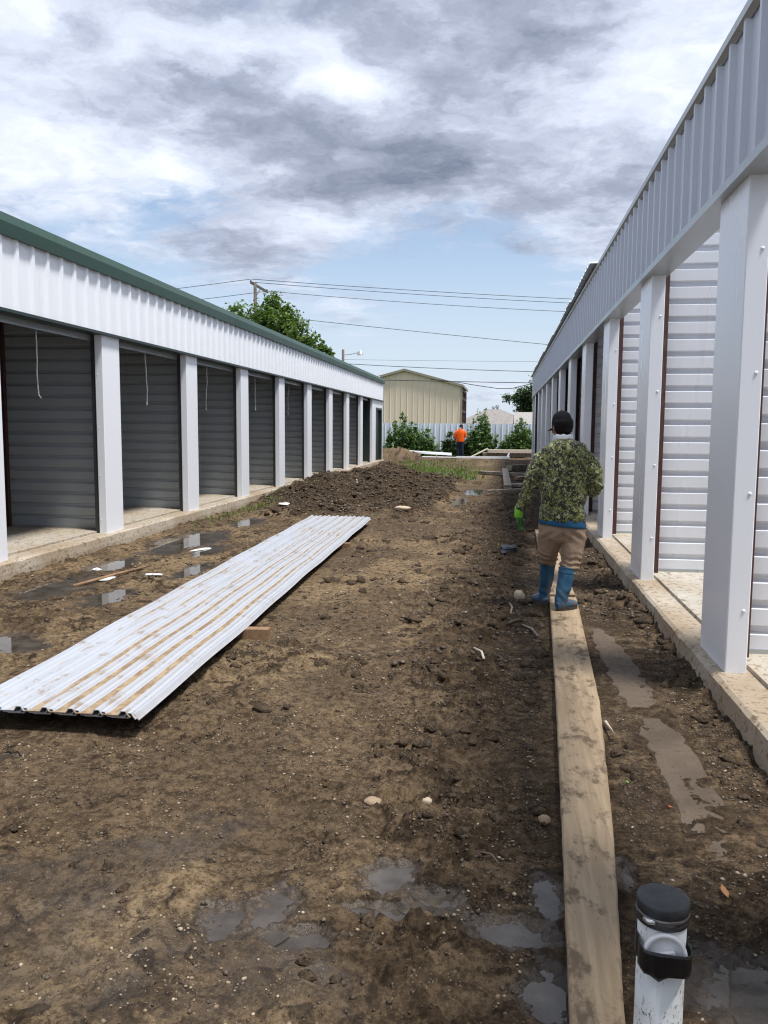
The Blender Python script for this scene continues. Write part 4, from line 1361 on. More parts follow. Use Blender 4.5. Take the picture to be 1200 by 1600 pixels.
# outline of the wrap: round the pipe at the back, stretched flat over the plug in front
outl = [(0.0598 * math.cos(a), 0.0598 * math.sin(a)) for a in np.linspace(math.radians(-22), math.radians(202), 26)]
outl += [(-0.0600, -0.040), (-0.0585, -0.062), (-0.053, -0.079), (-0.040, -0.0845), (-0.020, -0.0860), (0.0, -0.0865), (0.020, -0.0860), (0.038, -0.0845), (0.050, -0.078), (0.0570, -0.060), (0.0600, -0.040)]
mb = MB()
seg = len(outl)
n_r = 7
for i in range(n_r):
    t = i / (n_r - 1)
    for (ox_, oy_) in outl:
        a = math.atan2(oy_, ox_)
        zt_ = 0.434 - 0.10 * ox_ * (oy_ < 0) * 0.6 + 0.012 * max(0.0, oy_) / 0.06
        zb_ = 0.378 - 0.014 * math.exp(-((ox_ + 0.02) / 0.012) ** 2) * (oy_ < 0) + 0.01 * max(0.0, oy_) / 0.06 - 0.05 * abs(ox_) * (oy_ < 0) * (ox_ > 0)
        k_ = 1 - 0.03 * (t < 0.05) * (oy_ < -0.05) + 0.004 * math.sin(7 * a + 5 * t)
        mb.v.append((ox_ * k_, oy_ * k_, zb_ + (zt_ - zb_) * t))
for i in range(n_r - 1):
    for j in range(seg):
        a, b = i * seg + j, i * seg + (j + 1) % seg
        mb.f.append((a, b, b + seg, a + seg))
tape = mb.build('tape_wrap', tp, None, True, loc=(PX, PY, 0))
sm = tape.modifiers.new('thickness', 'SOLIDIFY')
sm.thickness = 0.0015
tag(tape, 'wrap of shiny black tape around the drain pipe and its plug', 'tape')

# ------------------------------------------------------------------ hanging cables in the left units
cs_, sn_ = math.cos(AL), math.sin(AL)
ordn = ['leftmost', 'second', 'third', 'fourth', 'fifth', 'sixth', 'seventh', 'eighth']
for i, k in enumerate(range(-1, 7)):
    yk = YL0 + k * SPL + 1.86 + 0.12 * math.sin(i * 2.1)
    u_ = 0.27
    bx, by = XL - u_ * cs_ - yk * sn_, yk * cs_ - u_ * sn_
    r = random.Random(40 + i)
    pts = [(0, 0, HL - 0.02)]
    dx = dy = 0
    L_ = 0.82 + r.uniform(-.06, .05)
    for j in range(1, 9):
        dx += r.uniform(-.010, .010)
        dy += r.uniform(-.014, .014)
        pts.append((dx, dy, HL - 0.02 - L_ * j / 8))
    pts.append((dx + 0.02, dy + (-0.05 if i % 2 else 0.02), HL - 0.02 - L_ - 0.04))
    o = MB().tube(pts, 0.0085, 6).build('hanging_cable', M['cable'], None, True, loc=(bx, by, 0))
    lab = 'white electric cable dangling in the leftmost open unit' if i == 0 else 'white electric cable dangling in the %s open unit from the left' % ordn[i]
    tag(o, lab, 'cable', 'cables dangling in the left units')


# ------------------------------------------------------------------ lumber and sheets at the far end
def board(name, p, q, w, th, mat, label, cat, group=None, lift=0.0):
    p, q = Vector(p), Vector(q)
    d = q - p
    L_ = d.length
    o = MB().quadbox(0, L_, -w / 2, w / 2, 0, th, min(0.006, w * 0.1)).build(name, M[mat], None)
    o.location = p + Vector((0, 0, lift))
    o.rotation_euler = (0, -math.asin(d.z / L_), math.atan2(d.y, d.x))
    tag(o, label, cat, group)
    return o


grp = 'boards and sheets lying at the far end'
zf = gz(-4, 41.2)
board('white_sheet', (-5.6, 41.3, zf + 0.22), (-2.55, 41.5, zf + 0.06), 0.9, 0.10, 'white', 'long white sheet lying below the weeds left of the orange worker', 'sheet', grp)
board('white_sheet', (-4.0, 40.6, gz(-3.2, 40.6)), (-2.2, 40.9, gz(-2.2, 40.9)), 0.5, 0.03, 'white', 'short white sheet lying by the orange worker\'s left foot', 'sheet', grp)
zf = gz(0, 41.5)
board('lumber_beam', (-0.75, 41.6, zf + 0.24), (1.7, 41.7, zf + 0.24), 0.55, 0.16, 'pale_board', 'thick pale beam on top of the lumber at the right building end', 'lumber', grp)
board('lumber_beam', (-1.0, 41.9, zf + 0.05), (1.8, 42.0, zf + 0.05), 0.8, 0.19, 'grey_board', 'weathered stack of boards under the pale beam', 'lumber', grp)
board('white_board', (-1.55, 40.9, gz(-1.55, 40.9) + 0.02), (-0.72, 41.3, zf + 0.44), 0.10, 0.05, 'pale_board', 'white stick propped at a slant against the lumber', 'board', grp)
board('white_board', (-2.2, 39.4, gz(-1, 39.4) + 0.05), (0.35, 39.6, gz(-1, 39.4) + 0.05), 0.25, 0.09, 'white', 'thin white strip lying on the mud before the lumber', 'board', grp)
board('white_board', (0.25, 39.6, gz(0.35, 39.6) + 0.05), (0.33, 39.65, gz(0.35, 39.6) + 0.3), 0.08, 0.05, 'white', 'short white stub standing at the end of the thin strip', 'board', grp)
grp = 'grey boards scattered by the right building'
for i, (p, q, w_, th_, lab) in enumerate([
        ((-0.75, 29.2), (1.15, 27.6), 0.30, 0.10, 'long weathered grey board lying across the yard near the right building'),
        ((0.10, 30.6), (0.16, 21.6), 0.20, 0.10, 'grey board lying lengthwise across the other boards'),
        ((0.28, 22.4), (1.15, 23.3), 0.70, 0.05, 'broad muddy grey panel lying at the foot of the boards'),
        ((0.25, 31.0), (0.9, 32.5), 0.25, 0.22, 'short grey offcut propped up behind the boards'),
        ((0.45, 26.1), (1.2, 26.5), 0.35, 0.08, 'tan scrap board by the right slab'),
        ((-0.35, 19.9), (0.55, 20.3), 0.16, 0.05, 'small grey strip lying before the scattered boards')]):
    z1, z2 = gz(*p) + 0.02 + 0.03 * (i % 3), gz(*q) + 0.02 + 0.03 * (i % 3)
    board('scrap_board', (*p, z1), (*q, z2), w_, th_, 'grey_board' if i != 4 else 'plank', lab, 'board', grp)

# ------------------------------------------------------------------ small things lying about
def stone_mesh(name, seed, seg=14, rings=9, amp=0.25):
    r = np.random.default_rng(seed)
    mb = MB().ball((0, 0, 0), 1.0, seg, rings)
    V = np.array(mb.v)
    o_ = r.random(3) * 50
    k = 1 + amp * (pn(V[:, 0] * 1.3 + o_[0], V[:, 1] * 1.3 + V[:, 2] * 0.9 + o_[1], seed) + 0.5 * pn(V[:, 0] * 3 + V[:, 2] * 2, V[:, 1] * 3 - V[:, 2] * 2 + o_[2], seed + 1))
    mb.v = [tuple(v) for v in V * k[:, None]]
    return mb.mesh(name)


M['pale_stone'] = simple('limestone', (0.48, 0.39, 0.28), 0.85, 0.25, 14, bmp=0.4)
M['tan_stone'] = simple('tan_stone', (0.30, 0.22, 0.14), 0.85, 0.3, 14, bmp=0.4)
for (x_, y_, sc, mt, lab) in [(0.190, 7.80, (0.052, 0.05, 0.06), 'pale_stone', 'round pale stone on the mud left of the worker\'s boots'),
                              (-1.83, 15.1, (0.15, 0.07, 0.045), 'pale_stone', 'flat pale stone at the foot of the dark soil mound'),
                              (-0.295, 3.42, (0.024, 0.022, 0.018), 'pale_stone', 'egg-sized pale stone in the middle of the mud'),
                              (-0.53, 3.38, (0.040, 0.034, 0.020), 'tan_stone', 'half-buried tan stone left of the egg-sized one'),
                              (0.205, 3.30, (0.026, 0.024, 0.022), 'tan_stone', 'dark round clod-like stone close to the plank edge')]:
    o = link('stone', stone_mesh('stone', int(abs(x_) * 100) + 3), M[mt], None, True, loc=(x_, y_, gz(x_, y_) + sc[2] * 0.55))
    o.scale = sc
    tag(o, lab, 'stone')


def stick(p, q, r_, mat, label, bend=0.02, cat='stick'):
    p, q = Vector((*p, gz(*p) + r_ + 0.008)), Vector((*q, gz(*q) + r_ + 0.008))
    m_ = (p + q) / 2 + Vector((bend, bend, 0.006))
    m_.z = max(m_.z, gz(m_.x, m_.y) + r_ + 0.004)
    o = MB().tube([p, m_, q], [r_, r_ * 0.9, r_ * 0.6], 7).build('stick', M[mat], None, True)
    tag(o, label, cat)


stick((0.02, 6.7), (0.20, 6.86), 0.012, 'bark', 'dark stick lying in the mud just left of the worker\'s plank')
stick((0.10, 7.1), (0.09, 7.45), 0.010, 'plank', 'pale broken stick pointing away left of the boots')
stick((0.30, 6.35), (0.19, 6.75), 0.011, 'grey_board', 'grey twig near the plank below the boots')
stick((-0.10, 5.70), (-0.18, 5.95), 0.010, 'pale_board', 'short pale twig in the churned mud')
stick((-4.35, 7.75), (-3.95, 8.75), 0.018, 'block', 'brown lath lying by the near left puddles', 0.01)
stick((-2.75, 28.9), (-1.75, 30.0), 0.03, 'bark', 'dark branch lying across the green pond', 0.05)
stick((0.02, 2.92), (-0.07, 2.98), 0.004, 'bark', 'thin bent twig beside the foreground puddles', 0.015)

# crumpled dark rag and scraps
def scrap(name, x_, y_, sc, mat, label, cat, seed, amp=0.5):
    me = stone_mesh(name, seed, 12, 8, amp)
    o = link(name, me, mat, None, False, loc=(x_, y_, gz(x_, y_) + sc[2] * 0.6))
    o.scale = sc
    o.rotation_euler = (0, 0, seed)
    tag(o, label, cat)


scrap('rag', 0.10, 10.75, (0.10, 0.20, 0.05), simple('dark_blue_rag', (0.035, 0.042, 0.055), 0.5, 0.4, 20), 'crumpled dark blue rag on the mud ahead of the worker', 'rag', 31)
wh = simple('white_scrap', (0.66, 0.65, 0.62), 0.6, 0.15, 10)
for i, (x_, y_, sc, lab) in enumerate([(-4.18, 8.15, (0.05, 0.11, 0.012), 'white scrap on the mud below the first left post'), (-4.62, 8.75, (0.05, 0.07, 0.014), 'small white scrap against the left slab'),
                                       (-3.75, 8.35, (0.05, 0.10, 0.012), 'white scrap among the left puddles'), (-4.0, 10.4, (0.04, 0.2, 0.012), 'long white scrap by the largest left puddle'),
                                       (-4.2, 15.6, (0.12, 0.25, 0.02), 'white scrap at the left foot of the soil mound'), (-3.2, 17.9, (0.02, 0.03, 0.12), 'white chip sticking out of the soil mound')]):
    scrap('scrap', x_, y_, sc, wh, lab, 'scrap', 50 + i, 0.35)


def leaf_thing(x_, y_, s_, rz, col, label, nm='dead_leaf'):
    mb = MB()
    mb.v = [(0, -1, 0), (0.38, -0.3, 0.12), (0.3, 0.5, 0.14), (0, 1, 0.25), (-0.3, 0.5, 0.1), (-0.38, -0.3, 0.1), (0, 0, 0), (0, 0.5, 0.04)]
    mb.f = [(0, 1, 6), (1, 2, 7, 6), (2, 3, 7), (3, 4, 7), (4, 5, 6, 7), (5, 0, 6)]
    o = mb.build(nm, simple(nm + '_colour', col, 0.55, 0.2, 8), None, True, loc=(x_, y_, gz(x_, y_) + 0.012))
    o.scale = (s_, s_, s_)
    o.rotation_euler = (0.1, 0.1, rz)
    sm_ = o.modifiers.new('thickness', 'SOLIDIFY')
    sm_.thickness = 0.03
    tag(o, label, 'leaf' if nm == 'dead_leaf' else 'litter')


leaf_thing(0.80, 2.84, 0.032, 0.15, (0.42, 0.20, 0.08), 'orange dead leaf on the wet mud right of the pipe')
leaf_thing(0.745, 3.50, 0.010, 1.2, (0.65, 0.10, 0.05), 'tiny red scrap on the sunken board', 'plastic_bit')
leaf_thing(0.60, 3.72, 0.010, 0.5, (0.12, 0.50, 0.10), 'tiny green scrap beside the sunken board', 'plastic_bit')
leaf_thing(0.555, 3.28, 0.010, 2.5, (0.62, 0.64, 0.70), 'tiny white scrap between plank and sunken board', 'plastic_bit')

# pebbles, crumbs and wood chips: too many to count
def scatter(name, n_, area, size, mat, label, cat, seed, flat=0.6, dens=None, elong=1.0, lift=0.35):
    r = np.random.default_rng(seed)
    x0_, x1_, y0_, y1_ = area
    # denser near the viewer's end of the yard would be unnatural: uniform on the ground
    X = x0_ + (x1_ - x0_) * r.random(n_)
    Y = y0_ + (y1_ - y0_) * r.random(n_)
    if dens is not None:
        keep = r.random(n_) < dens(X, Y)
        X, Y = X[keep], Y[keep]
    n_ = len(X)
    Z = gz_arr(X, Y)
    base = np.array([(1, 0, 0), (0.3, 0.95, 0.1), (-0.8, 0.6, -0.1), (-0.8, -0.6, 0.1), (0.3, -0.95, -0.1), (0.1, 0.1, 0.9), (-0.1, 0, -0.9)])
    fc = np.array([(5, 0, 1), (5, 1, 2), (5, 2, 3), (5, 3, 4), (5, 4, 0), (6, 1, 0), (6, 2, 1), (6, 3, 2), (6, 4, 3), (6, 0, 4)])
    S_ = size[0] * (size[1] / size[0]) ** (r.random(n_) ** 2.2)
    jit = 1 + 0.35 * (r.random((n_, 7, 3)) - 0.5)
    P = base[None] * jit * S_[:, None, None]
    P[:, :, 0] *= elong
    P[:, :, 2] *= flat
    a = r.random(n_) * 2 * PI
    tl = (r.random(n_) - 0.5) * 0.8
    c, s = np.cos(a)[:, None], np.sin(a)[:, None]
    xx, yy_, zz_ = P[:, :, 0].copy(), P[:, :, 1].copy(), P[:, :, 2].copy()
    zz_ = zz_ + xx * np.tan(tl)[:, None] * 0.6
    V_ = np.stack([xx * c - yy_ * s + X[:, None], xx * s + yy_ * c + Y[:, None], zz_ + (Z + S_ * flat * lift)[:, None]], -1)
    F_ = (fc[None] + 7 * np.arange(n_)[:, None, None]).reshape(-1, 3)
    o = link(name, fast_mesh(name, V_.reshape(-1, 3), F_), mat)
    tag(o, label, cat, None, 'stuff')
    return o


def island_mat(name, cols, rough=0.85):
    m, t, b, o = new_mat(name)
    r = t.add('ShaderNodeNewGeometry').outputs['Random Per Island']
    cr_ = t.add('ShaderNodeValToRGB', {0: r})
    e_ = cr_.color_ramp
    for i, c in enumerate(cols):
        p_ = i / (len(cols) - 1)
        if i == 0:
            x_ = e_.elements[0]
            x_.position = 0
        elif i == len(cols) - 1:
            x_ = e_.elements[-1]
            x_.position = 1
        else:
            x_ = e_.elements.new(p_)
        x_.color = (*c, 1)
    t.put(b.inputs['Base Color'], cr_.outputs[0])
    b.inputs['Roughness'].default_value = rough
    return m


gm = island_mat('pebbles', [(0.10, 0.07, 0.045), (0.20, 0.145, 0.085), (0.30, 0.235, 0.155), (0.13, 0.095, 0.06), (0.40, 0.33, 0.24), (0.22, 0.15, 0.09), (0.16, 0.115, 0.07)])
cm = island_mat('mud_crumbs', [(0.040, 0.029, 0.020), (0.075, 0.053, 0.035), (0.10, 0.072, 0.048), (0.052, 0.038, 0.027)], 0.7)
wm_ = island_mat('wood_chips', [(0.07, 0.049, 0.031), (0.13, 0.092, 0.056), (0.055, 0.039, 0.026), (0.20, 0.145, 0.09), (0.09, 0.062, 0.04), (0.14, 0.10, 0.062), (0.30, 0.23, 0.155)])


def not_beds(X, Y):
    k = np.ones_like(X)
    k[(X > 0.15 + 0.045 * (Y - 2)) & (X < 0.42 + 0.085 * np.minimum(Y - 2, 3) + 0.03 * np.maximum(Y - 5, 0)) & (Y < 13)] = 0
    k[(X > -3.15) & (X < -1.9) & (Y > 4) & (Y < 13.6)] = 0
    k[(X > 0.70) & (X < 1.0) & (Y > 3) & (Y < 6.8)] = 0.05
    for (px, py, rx, ry, lev) in PUDDLES:
        k[((X - px) / rx) ** 2 + ((Y - py) / ry) ** 2 < 1.7] = 0.04
    return k


def clumped(X, Y):
    return not_beds(X, Y) * np.clip(0.35 + 1.1 * fbm(X * 1.6, Y * 1.3, 3, 0.6, 401), 0, 1)


def crumb_density(X, Y):
    ch = sst(-1.2, 0.1, X + 0.35 * pn(X * 0.8, Y * 0.5, 5))
    return not_beds(X, Y) * np.clip(0.15 + 0.8 * ch * np.clip(0.4 + fbm(X * 2.0, Y * 1.6, 3, 0.6, 403), 0, 1.2) + 0.5 * np.clip(fbm(X * 1.3, Y * 1.2, 3, 0.6, 404), 0, 1), 0, 1)


def on_mound(X, Y):
    return sst(0.015, 0.10, mound(X, Y)[0])


scatter('pebbles', 22000, (-2.6, 1.3, 1.75, 5.5), (0.0016, 0.0105), gm, 'small pale pebbles bedded in the near mud', 'gravel', 1, 0.65, clumped, 1.15, 0.1)
scatter('pebbles', 9000, (-5.0, 1.3, 5.0, 16), (0.005, 0.022), gm, 'small stones strewn over the middle of the yard', 'gravel', 2, 0.6, clumped, 1.15, 0.1)
scatter('mud_crumbs', 40000, (-2.4, 1.3, 1.75, 6), (0.002, 0.011), cm, 'dark crumbs of turned mud on the near ground', 'soil', 3, 0.8, crumb_density, 1.2, 0.05)
scatter('mud_crumbs', 34000, (-5.0, 1.3, 5.5, 18), (0.006, 0.028), cm, 'dark lumps of mud along the walkway planks', 'soil', 4, 0.75, crumb_density, 1.2, 0.05)
scatter('wood_chips', 60000, (-5.2, -0.6, 14, 30), (0.007, 0.036), wm_, 'shredded wood chips and soil covering the long mound', 'mulch', 5, 0.35, on_mound, 1.5, 0.25)


def clods(name, n_, area, size, mat, label, seed, dens):
    """ragged lumps of mud, half sunk"""
    r = np.random.default_rng(seed)
    vs, fs = [], None
    for k in range(6):
        me = stone_mesh('clod_src', 700 + 7 * k, 8, 6, 0.75)
        co_ = np.empty(len(me.vertices) * 3, np.float32)
        me.vertices.foreach_get('co', co_)
        vs.append(co_.reshape(-1, 3))
        if fs is None:
            fs = [tuple(p.vertices) for p in me.polygons]
        bpy.data.meshes.remove(me)
    quads = np.array([f for f in fs if len(f) == 4])
    X = area[0] + (area[1] - area[0]) * r.random(n_)
    Y = area[2] + (area[3] - area[2]) * r.random(n_)
    keep = r.random(n_) < dens(X, Y)
    X, Y = X[keep], Y[keep]
    Z = gz_arr(X, Y)
    n_ = len(X)
    S_ = size[0] * (size[1] / size[0]) ** (r.random(n_) ** 1.8)
    V_, F_ = [], []
    nv = len(vs[0])
    for i in range(n_):
        v = vs[i % 6] * S_[i] * np.array([1.0 + 0.5 * r.random(), 0.8 + 0.3 * r.random(), 0.5 + 0.3 * r.random()])
        a = r.random() * 2 * PI
        ca_, sa_ = math.cos(a), math.sin(a)
        V_.append(np.stack([v[:, 0] * ca_ - v[:, 1] * sa_ + X[i], v[:, 0] * sa_ + v[:, 1] * ca_ + Y[i], v[:, 2] + Z[i] + 0.08 * S_[i]], 1))
        F_.append(quads + nv * i)
    o = link(name, fast_mesh(name, np.concatenate(V_), np.concatenate(F_)), mat, None, True)
    tag(o, label, 'soil', None, 'stuff')


def clod_material():
    m, t, b, o = new_mat('mud_clod')
    gg = t.add('ShaderNodeNewGeometry')
    n_ = t.noise(gg.outputs['Position'], 70, 5, 0.7)
    c = t.mix(t.ramp(n_, 0.38, 0.62), (0.020, 0.014, 0.010), (0.10, 0.070, 0.044))
    c = t.mix(t.math('MULTIPLY', gg.outputs['Random Per Island'], 0.5), c, (0.095, 0.066, 0.040))
    t.put(b.inputs['Base Color'], c)
    b.inputs['Roughness'].default_value = 0.8
    b.inputs['Specular IOR Level'].default_value = 0.2
    bump(t, b, n_, 0.9, 0.015)
    return m


def clod_density(X, Y):
    k = np.clip(-0.05 + 1.5 * fbm(X * 1.8 + 13, Y * 1.4, 3, 0.6, 411), 0, 1)
    zone = np.maximum(sst(-1.1, -0.2, X) * (X < 0.4), sst(0.45, 0.7, X))
    zone = np.maximum(zone, 0.25)
    near_slab = np.exp(-((X - 1.20) / 0.10) ** 2) * (Y > 3.4)
    return not_beds(X, Y) * np.clip(k * zone + 0.7 * near_slab * np.clip(0.5 + fbm(X * 2, Y * 1.3, 2, 0.5, 412), 0, 1), 0, 1)


cmat = clod_material()
clods('mud_clods', 4200, (-2.2, 1.24, 2.2, 6.5), (0.008, 0.042), cmat, 'ragged dark mud clods on both sides of the near plank', 21, clod_density)
clods('mud_clods', 4800, (-2.0, 1.24, 6.5, 18.0), (0.015, 0.07), cmat, 'ragged dark mud clods around and beyond the walking worker', 22, clod_density)
clods('mud_clods', 1300, (-5.0, -0.8, 14.5, 27.0), (0.02, 0.09), cmat, 'clods of soil rolled down the long mound', 23, lambda X, Y: np.clip(sst(0.0, 0.05, mound(X, Y)[0]) * 0.5, 0, 1))
#SPLIT_PEOPLE

# ------------------------------------------------------------------ people
DG = bpy.context.evaluated_depsgraph_get


def remesh(mb, voxel, smooth=4, name='part', fold=None):
    """one continuous smooth surface from overlapping closed shapes; fold(P, N) gives displacement along the normal"""
    me = mb.mesh(name + '_src')
    o = bpy.data.objects.new(name + '_src', me)
    COL.objects.link(o)
    m = o.modifiers.new('r', 'REMESH')
    m.mode = 'VOXEL'
    m.voxel_size = voxel
    if smooth:
        s_ = o.modifiers.new('s', 'SMOOTH')
        s_.iterations = smooth
        s_.factor = 0.5
    bpy.context.view_layer.update()
    out = bpy.data.meshes.new_from_object(o.evaluated_get(DG()))
    bpy.data.objects.remove(o)
    bpy.data.meshes.remove(me)
    out.name = name
    out.materials.clear()
    if fold is not None:
        n_ = len(out.vertices)
        P = np.empty(n_ * 3, np.float32)
        N = np.empty(n_ * 3, np.float32)
        out.vertices.foreach_get('co', P)
        out.vertex_normals.foreach_get('vector', N)
        P, N = P.reshape(-1, 3).astype(float), N.reshape(-1, 3).astype(float)
        P2 = P + N * fold(P, N)[:, None]
        out.vertices.foreach_set('co', P2.astype(np.float32).ravel())
        out.update()
    return out


def xf(pts, mat, off=(0, 0, 0)):
    return [tuple(mat @ Vector(p) + Vector(off)) for p in pts]


def add_hand(mb, wrist, d, thumb, scale=1.0, curl=0.5, width=1.0):
    """palm, four fingers of unequal length and a thumb; d = finger direction, thumb = side of the thumb"""
    d = Vector(d).normalized()
    th = (Vector(thumb) - d * Vector(thumb).dot(d)).normalized()
    nrm = d.cross(th).normalized()          # towards the palm side
    w = Vector(wrist)
    S = scale
    mb.tube([w - d * 0.02 * S, w + d * 0.02 * S, w + d * 0.055 * S, w + d * 0.09 * S], [(0.026 * S, 0.020 * S), (0.034 * S, 0.020 * S), (0.042 * S, 0.019 * S), (0.040 * S, 0.016 * S)], 10, ref=tuple(th))
    for i, (off, ln) in enumerate(((0.030, 0.072), (0.010, 0.082), (-0.011, 0.075), (-0.030, 0.058))):
        b = w + d * 0.082 * S + th * off * S
        a1, a2, a3 = curl * 0.5, curl * 1.2, curl * 1.9
        p = [b]
        for k, (a, f) in enumerate(((a1, 0.45), (a2, 0.32), (a3, 0.23))):
            p.append(p[-1] + (d * math.cos(a) + nrm * math.sin(a)) * ln * f * S)
        mb.tube(p, [0.0105 * S, 0.0100 * S, 0.0092 * S, 0.0075 * S], 8, ref=tuple(th))
    tb = w + d * 0.025 * S + th * 0.030 * S
    t1 = tb + (d * 0.65 + th * 0.6 + nrm * 0.3).normalized() * 0.040 * S
    t2 = t1 + (d * 0.9 + th * 0.15 + nrm * 0.35).normalized() * 0.032 * S
    mb.tube([tb - th * 0.012 * S, t1, t2], [0.016 * S, 0.0125 * S, 0.0085 * S], 8)
    return mb


def head_shapes(mb, c, rot):
    R_ = rot
    def ball(p, r_):
        k = len(mb.v)
        mb.ball(p, r_, 16, 12)
        mb.v[k:] = xf(mb.v[k:], R_, c)
    ball((0, -0.006, 0.030), (0.074, 0.094, 0.094))
    ball((0, 0.026, -0.040), (0.056, 0.064, 0.068))
    ball((0, 0.060, -0.078), (0.030, 0.028, 0.022))
    ball((0, 0.078, 0.014), (0.046, 0.014, 0.012))
    ball((0, 0.088, -0.046), (0.026, 0.012, 0.010))
    for s_ in (-1, 1):
        ball((s_ * 0.044, 0.066, -0.026), (0.020, 0.018, 0.020))
        k = len(mb.v)
        mb.tube([(s_ * 0.074, -0.004, -0.030), (s_ * 0.084, -0.010, -0.006), (s_ * 0.082, -0.016, 0.022)], [(0.009, 0.016), (0.010, 0.022), (0.008, 0.017)], 10)
        mb.v[k:] = xf(mb.v[k:], R_, c)
    k = len(mb.v)
    mb.tube([(0, 0.086, 0.010), (0, 0.104, -0.022), (0, 0.096, -0.034)], [0.009, 0.014, 0.010], 8)
    mb.v[k:] = xf(mb.v[k:], R_, c)
    return mb


def camo_material():
    m, t, b, o = new_mat('camouflage_cloth')
    tc = t.add('ShaderNodeTexCoord').outputs['Object']
    a = t.noise(tc, 17, 3, 0.55, 0.6)
    d = t.noise(t.mapping(tc, loc=(3, 7, 1)), 24, 4, 0.6, 1.0)
    e_ = t.noise(t.mapping(tc, (1, 1, 0.8), loc=(9, 2, 5)), 38, 4, 0.62, 1.4)
    f = t.noise(t.mapping(tc, loc=(1, 4, 8)), 40, 3, 0.6, 1.2)
    c = t.mix(t.ramp(a, 0.47, 0.53), (0.070, 0.080, 0.024), (0.185, 0.20, 0.05))
    c = t.mix(t.ramp(d, 0.49, 0.53), c, (0.018, 0.021, 0.011))
    c = t.mix(t.ramp(e_, 0.55, 0.59), c, (0.44, 0.45, 0.24))
    c = t.mix(t.ramp(f, 0.58, 0.61), c, (0.014, 0.015, 0.010))
    t.put(b.inputs['Base Color'], c)
    b.inputs['Roughness'].default_value = 0.8
    b.inputs['Sheen Weight'].default_value = 0.15
    bump(t, b, t.noise(tc, 400, 2), 0.15, 0.002)
    return m


def cloth(name, col, var=0.2, scale=9.0, rough=0.85, dirt=None, zmax=0.6):
    m, t, b, o = new_mat(name)
    tc = t.add('ShaderNodeTexCoord').outputs['Object']
    n = t.noise(tc, scale, 5, 0.6)
    c = t.mix(t.ramp(n, 0.3, 0.7), tuple(x * (1 - var) for x in col), tuple(x * (1 + var) for x in col))
    if dirt:
        z = t.add('ShaderNodeSeparateXYZ', {0: tc}).outputs[2]
        f = t.math('MULTIPLY', t.ramp(t.noise(tc, 14, 6, 0.65), 0.42, 0.62), t.ramp(z, zmax, 0.02))
        c = t.mix(f, c, dirt)
    t.put(b.inputs['Base Color'], c)
    b.inputs['Roughness'].default_value = rough
    b.inputs['Specular IOR Level'].default_value = 0.2 if rough > 0.6 else 0.4
    bump(t, b, t.noise(tc, 300, 2), 0.15, 0.002)
    return m


M['camo'] = camo_material()
M['khaki'] = cloth('khaki_trousers', (0.30, 0.215, 0.15), 0.22, 6, dirt=(0.10, 0.07, 0.045), zmax=0.5)
M['boot'] = cloth('blue_rubber', (0.022, 0.095, 0.175), 0.15, 7, 0.38, dirt=(0.11, 0.085, 0.06), zmax=0.33)
M['sole'] = simple('muddy_sole', (0.045, 0.035, 0.027), 0.8, 0.3, 20)
M['skin'] = simple('skin', (0.27, 0.14, 0.085), 0.5, 0.1, 12)
M['hair'] = cloth('black_hair', (0.008, 0.007, 0.007), 0.4, 80, 0.9)
M['cap'] = cloth('black_cap', (0.010, 0.010, 0.013), 0.2, 8)
M['collar'] = cloth('pale_collar', (0.60, 0.64, 0.66), 0.08)
M['blue_shirt'] = cloth('blue_shirt', (0.022, 0.085, 0.17), 0.2)
M['glove'] = cloth('green_glove', (0.07, 0.19, 0.05), 0.4, 25)
M['glove_cuff'] = cloth('lime_cuff', (0.22, 0.60, 0.06), 0.15)
M['orange'] = cloth('orange_sweatshirt', (0.85, 0.12, 0.012), 0.08)
M['navy'] = cloth('navy_jeans', (0.018, 0.024, 0.042), 0.25)
M['grey_hat'] = cloth('grey_cap', (0.10, 0.10, 0.105), 0.2)


def folds(P, N, amp, kx, ky, seed):
    """cloth folds: ridged noise slanted across the cloth"""
    u = P[:, 0] * kx + P[:, 1] * kx * 0.7
    v = P[:, 2] * ky + P[:, 0] * 3.0
    r1 = 1 - np.abs(pn(u, v, seed)) * 1.6
    r2 = pn(u * 2.1 + 5, v * 1.8, seed + 1)
    return amp * (r1 - 0.5 + 0.45 * r2)


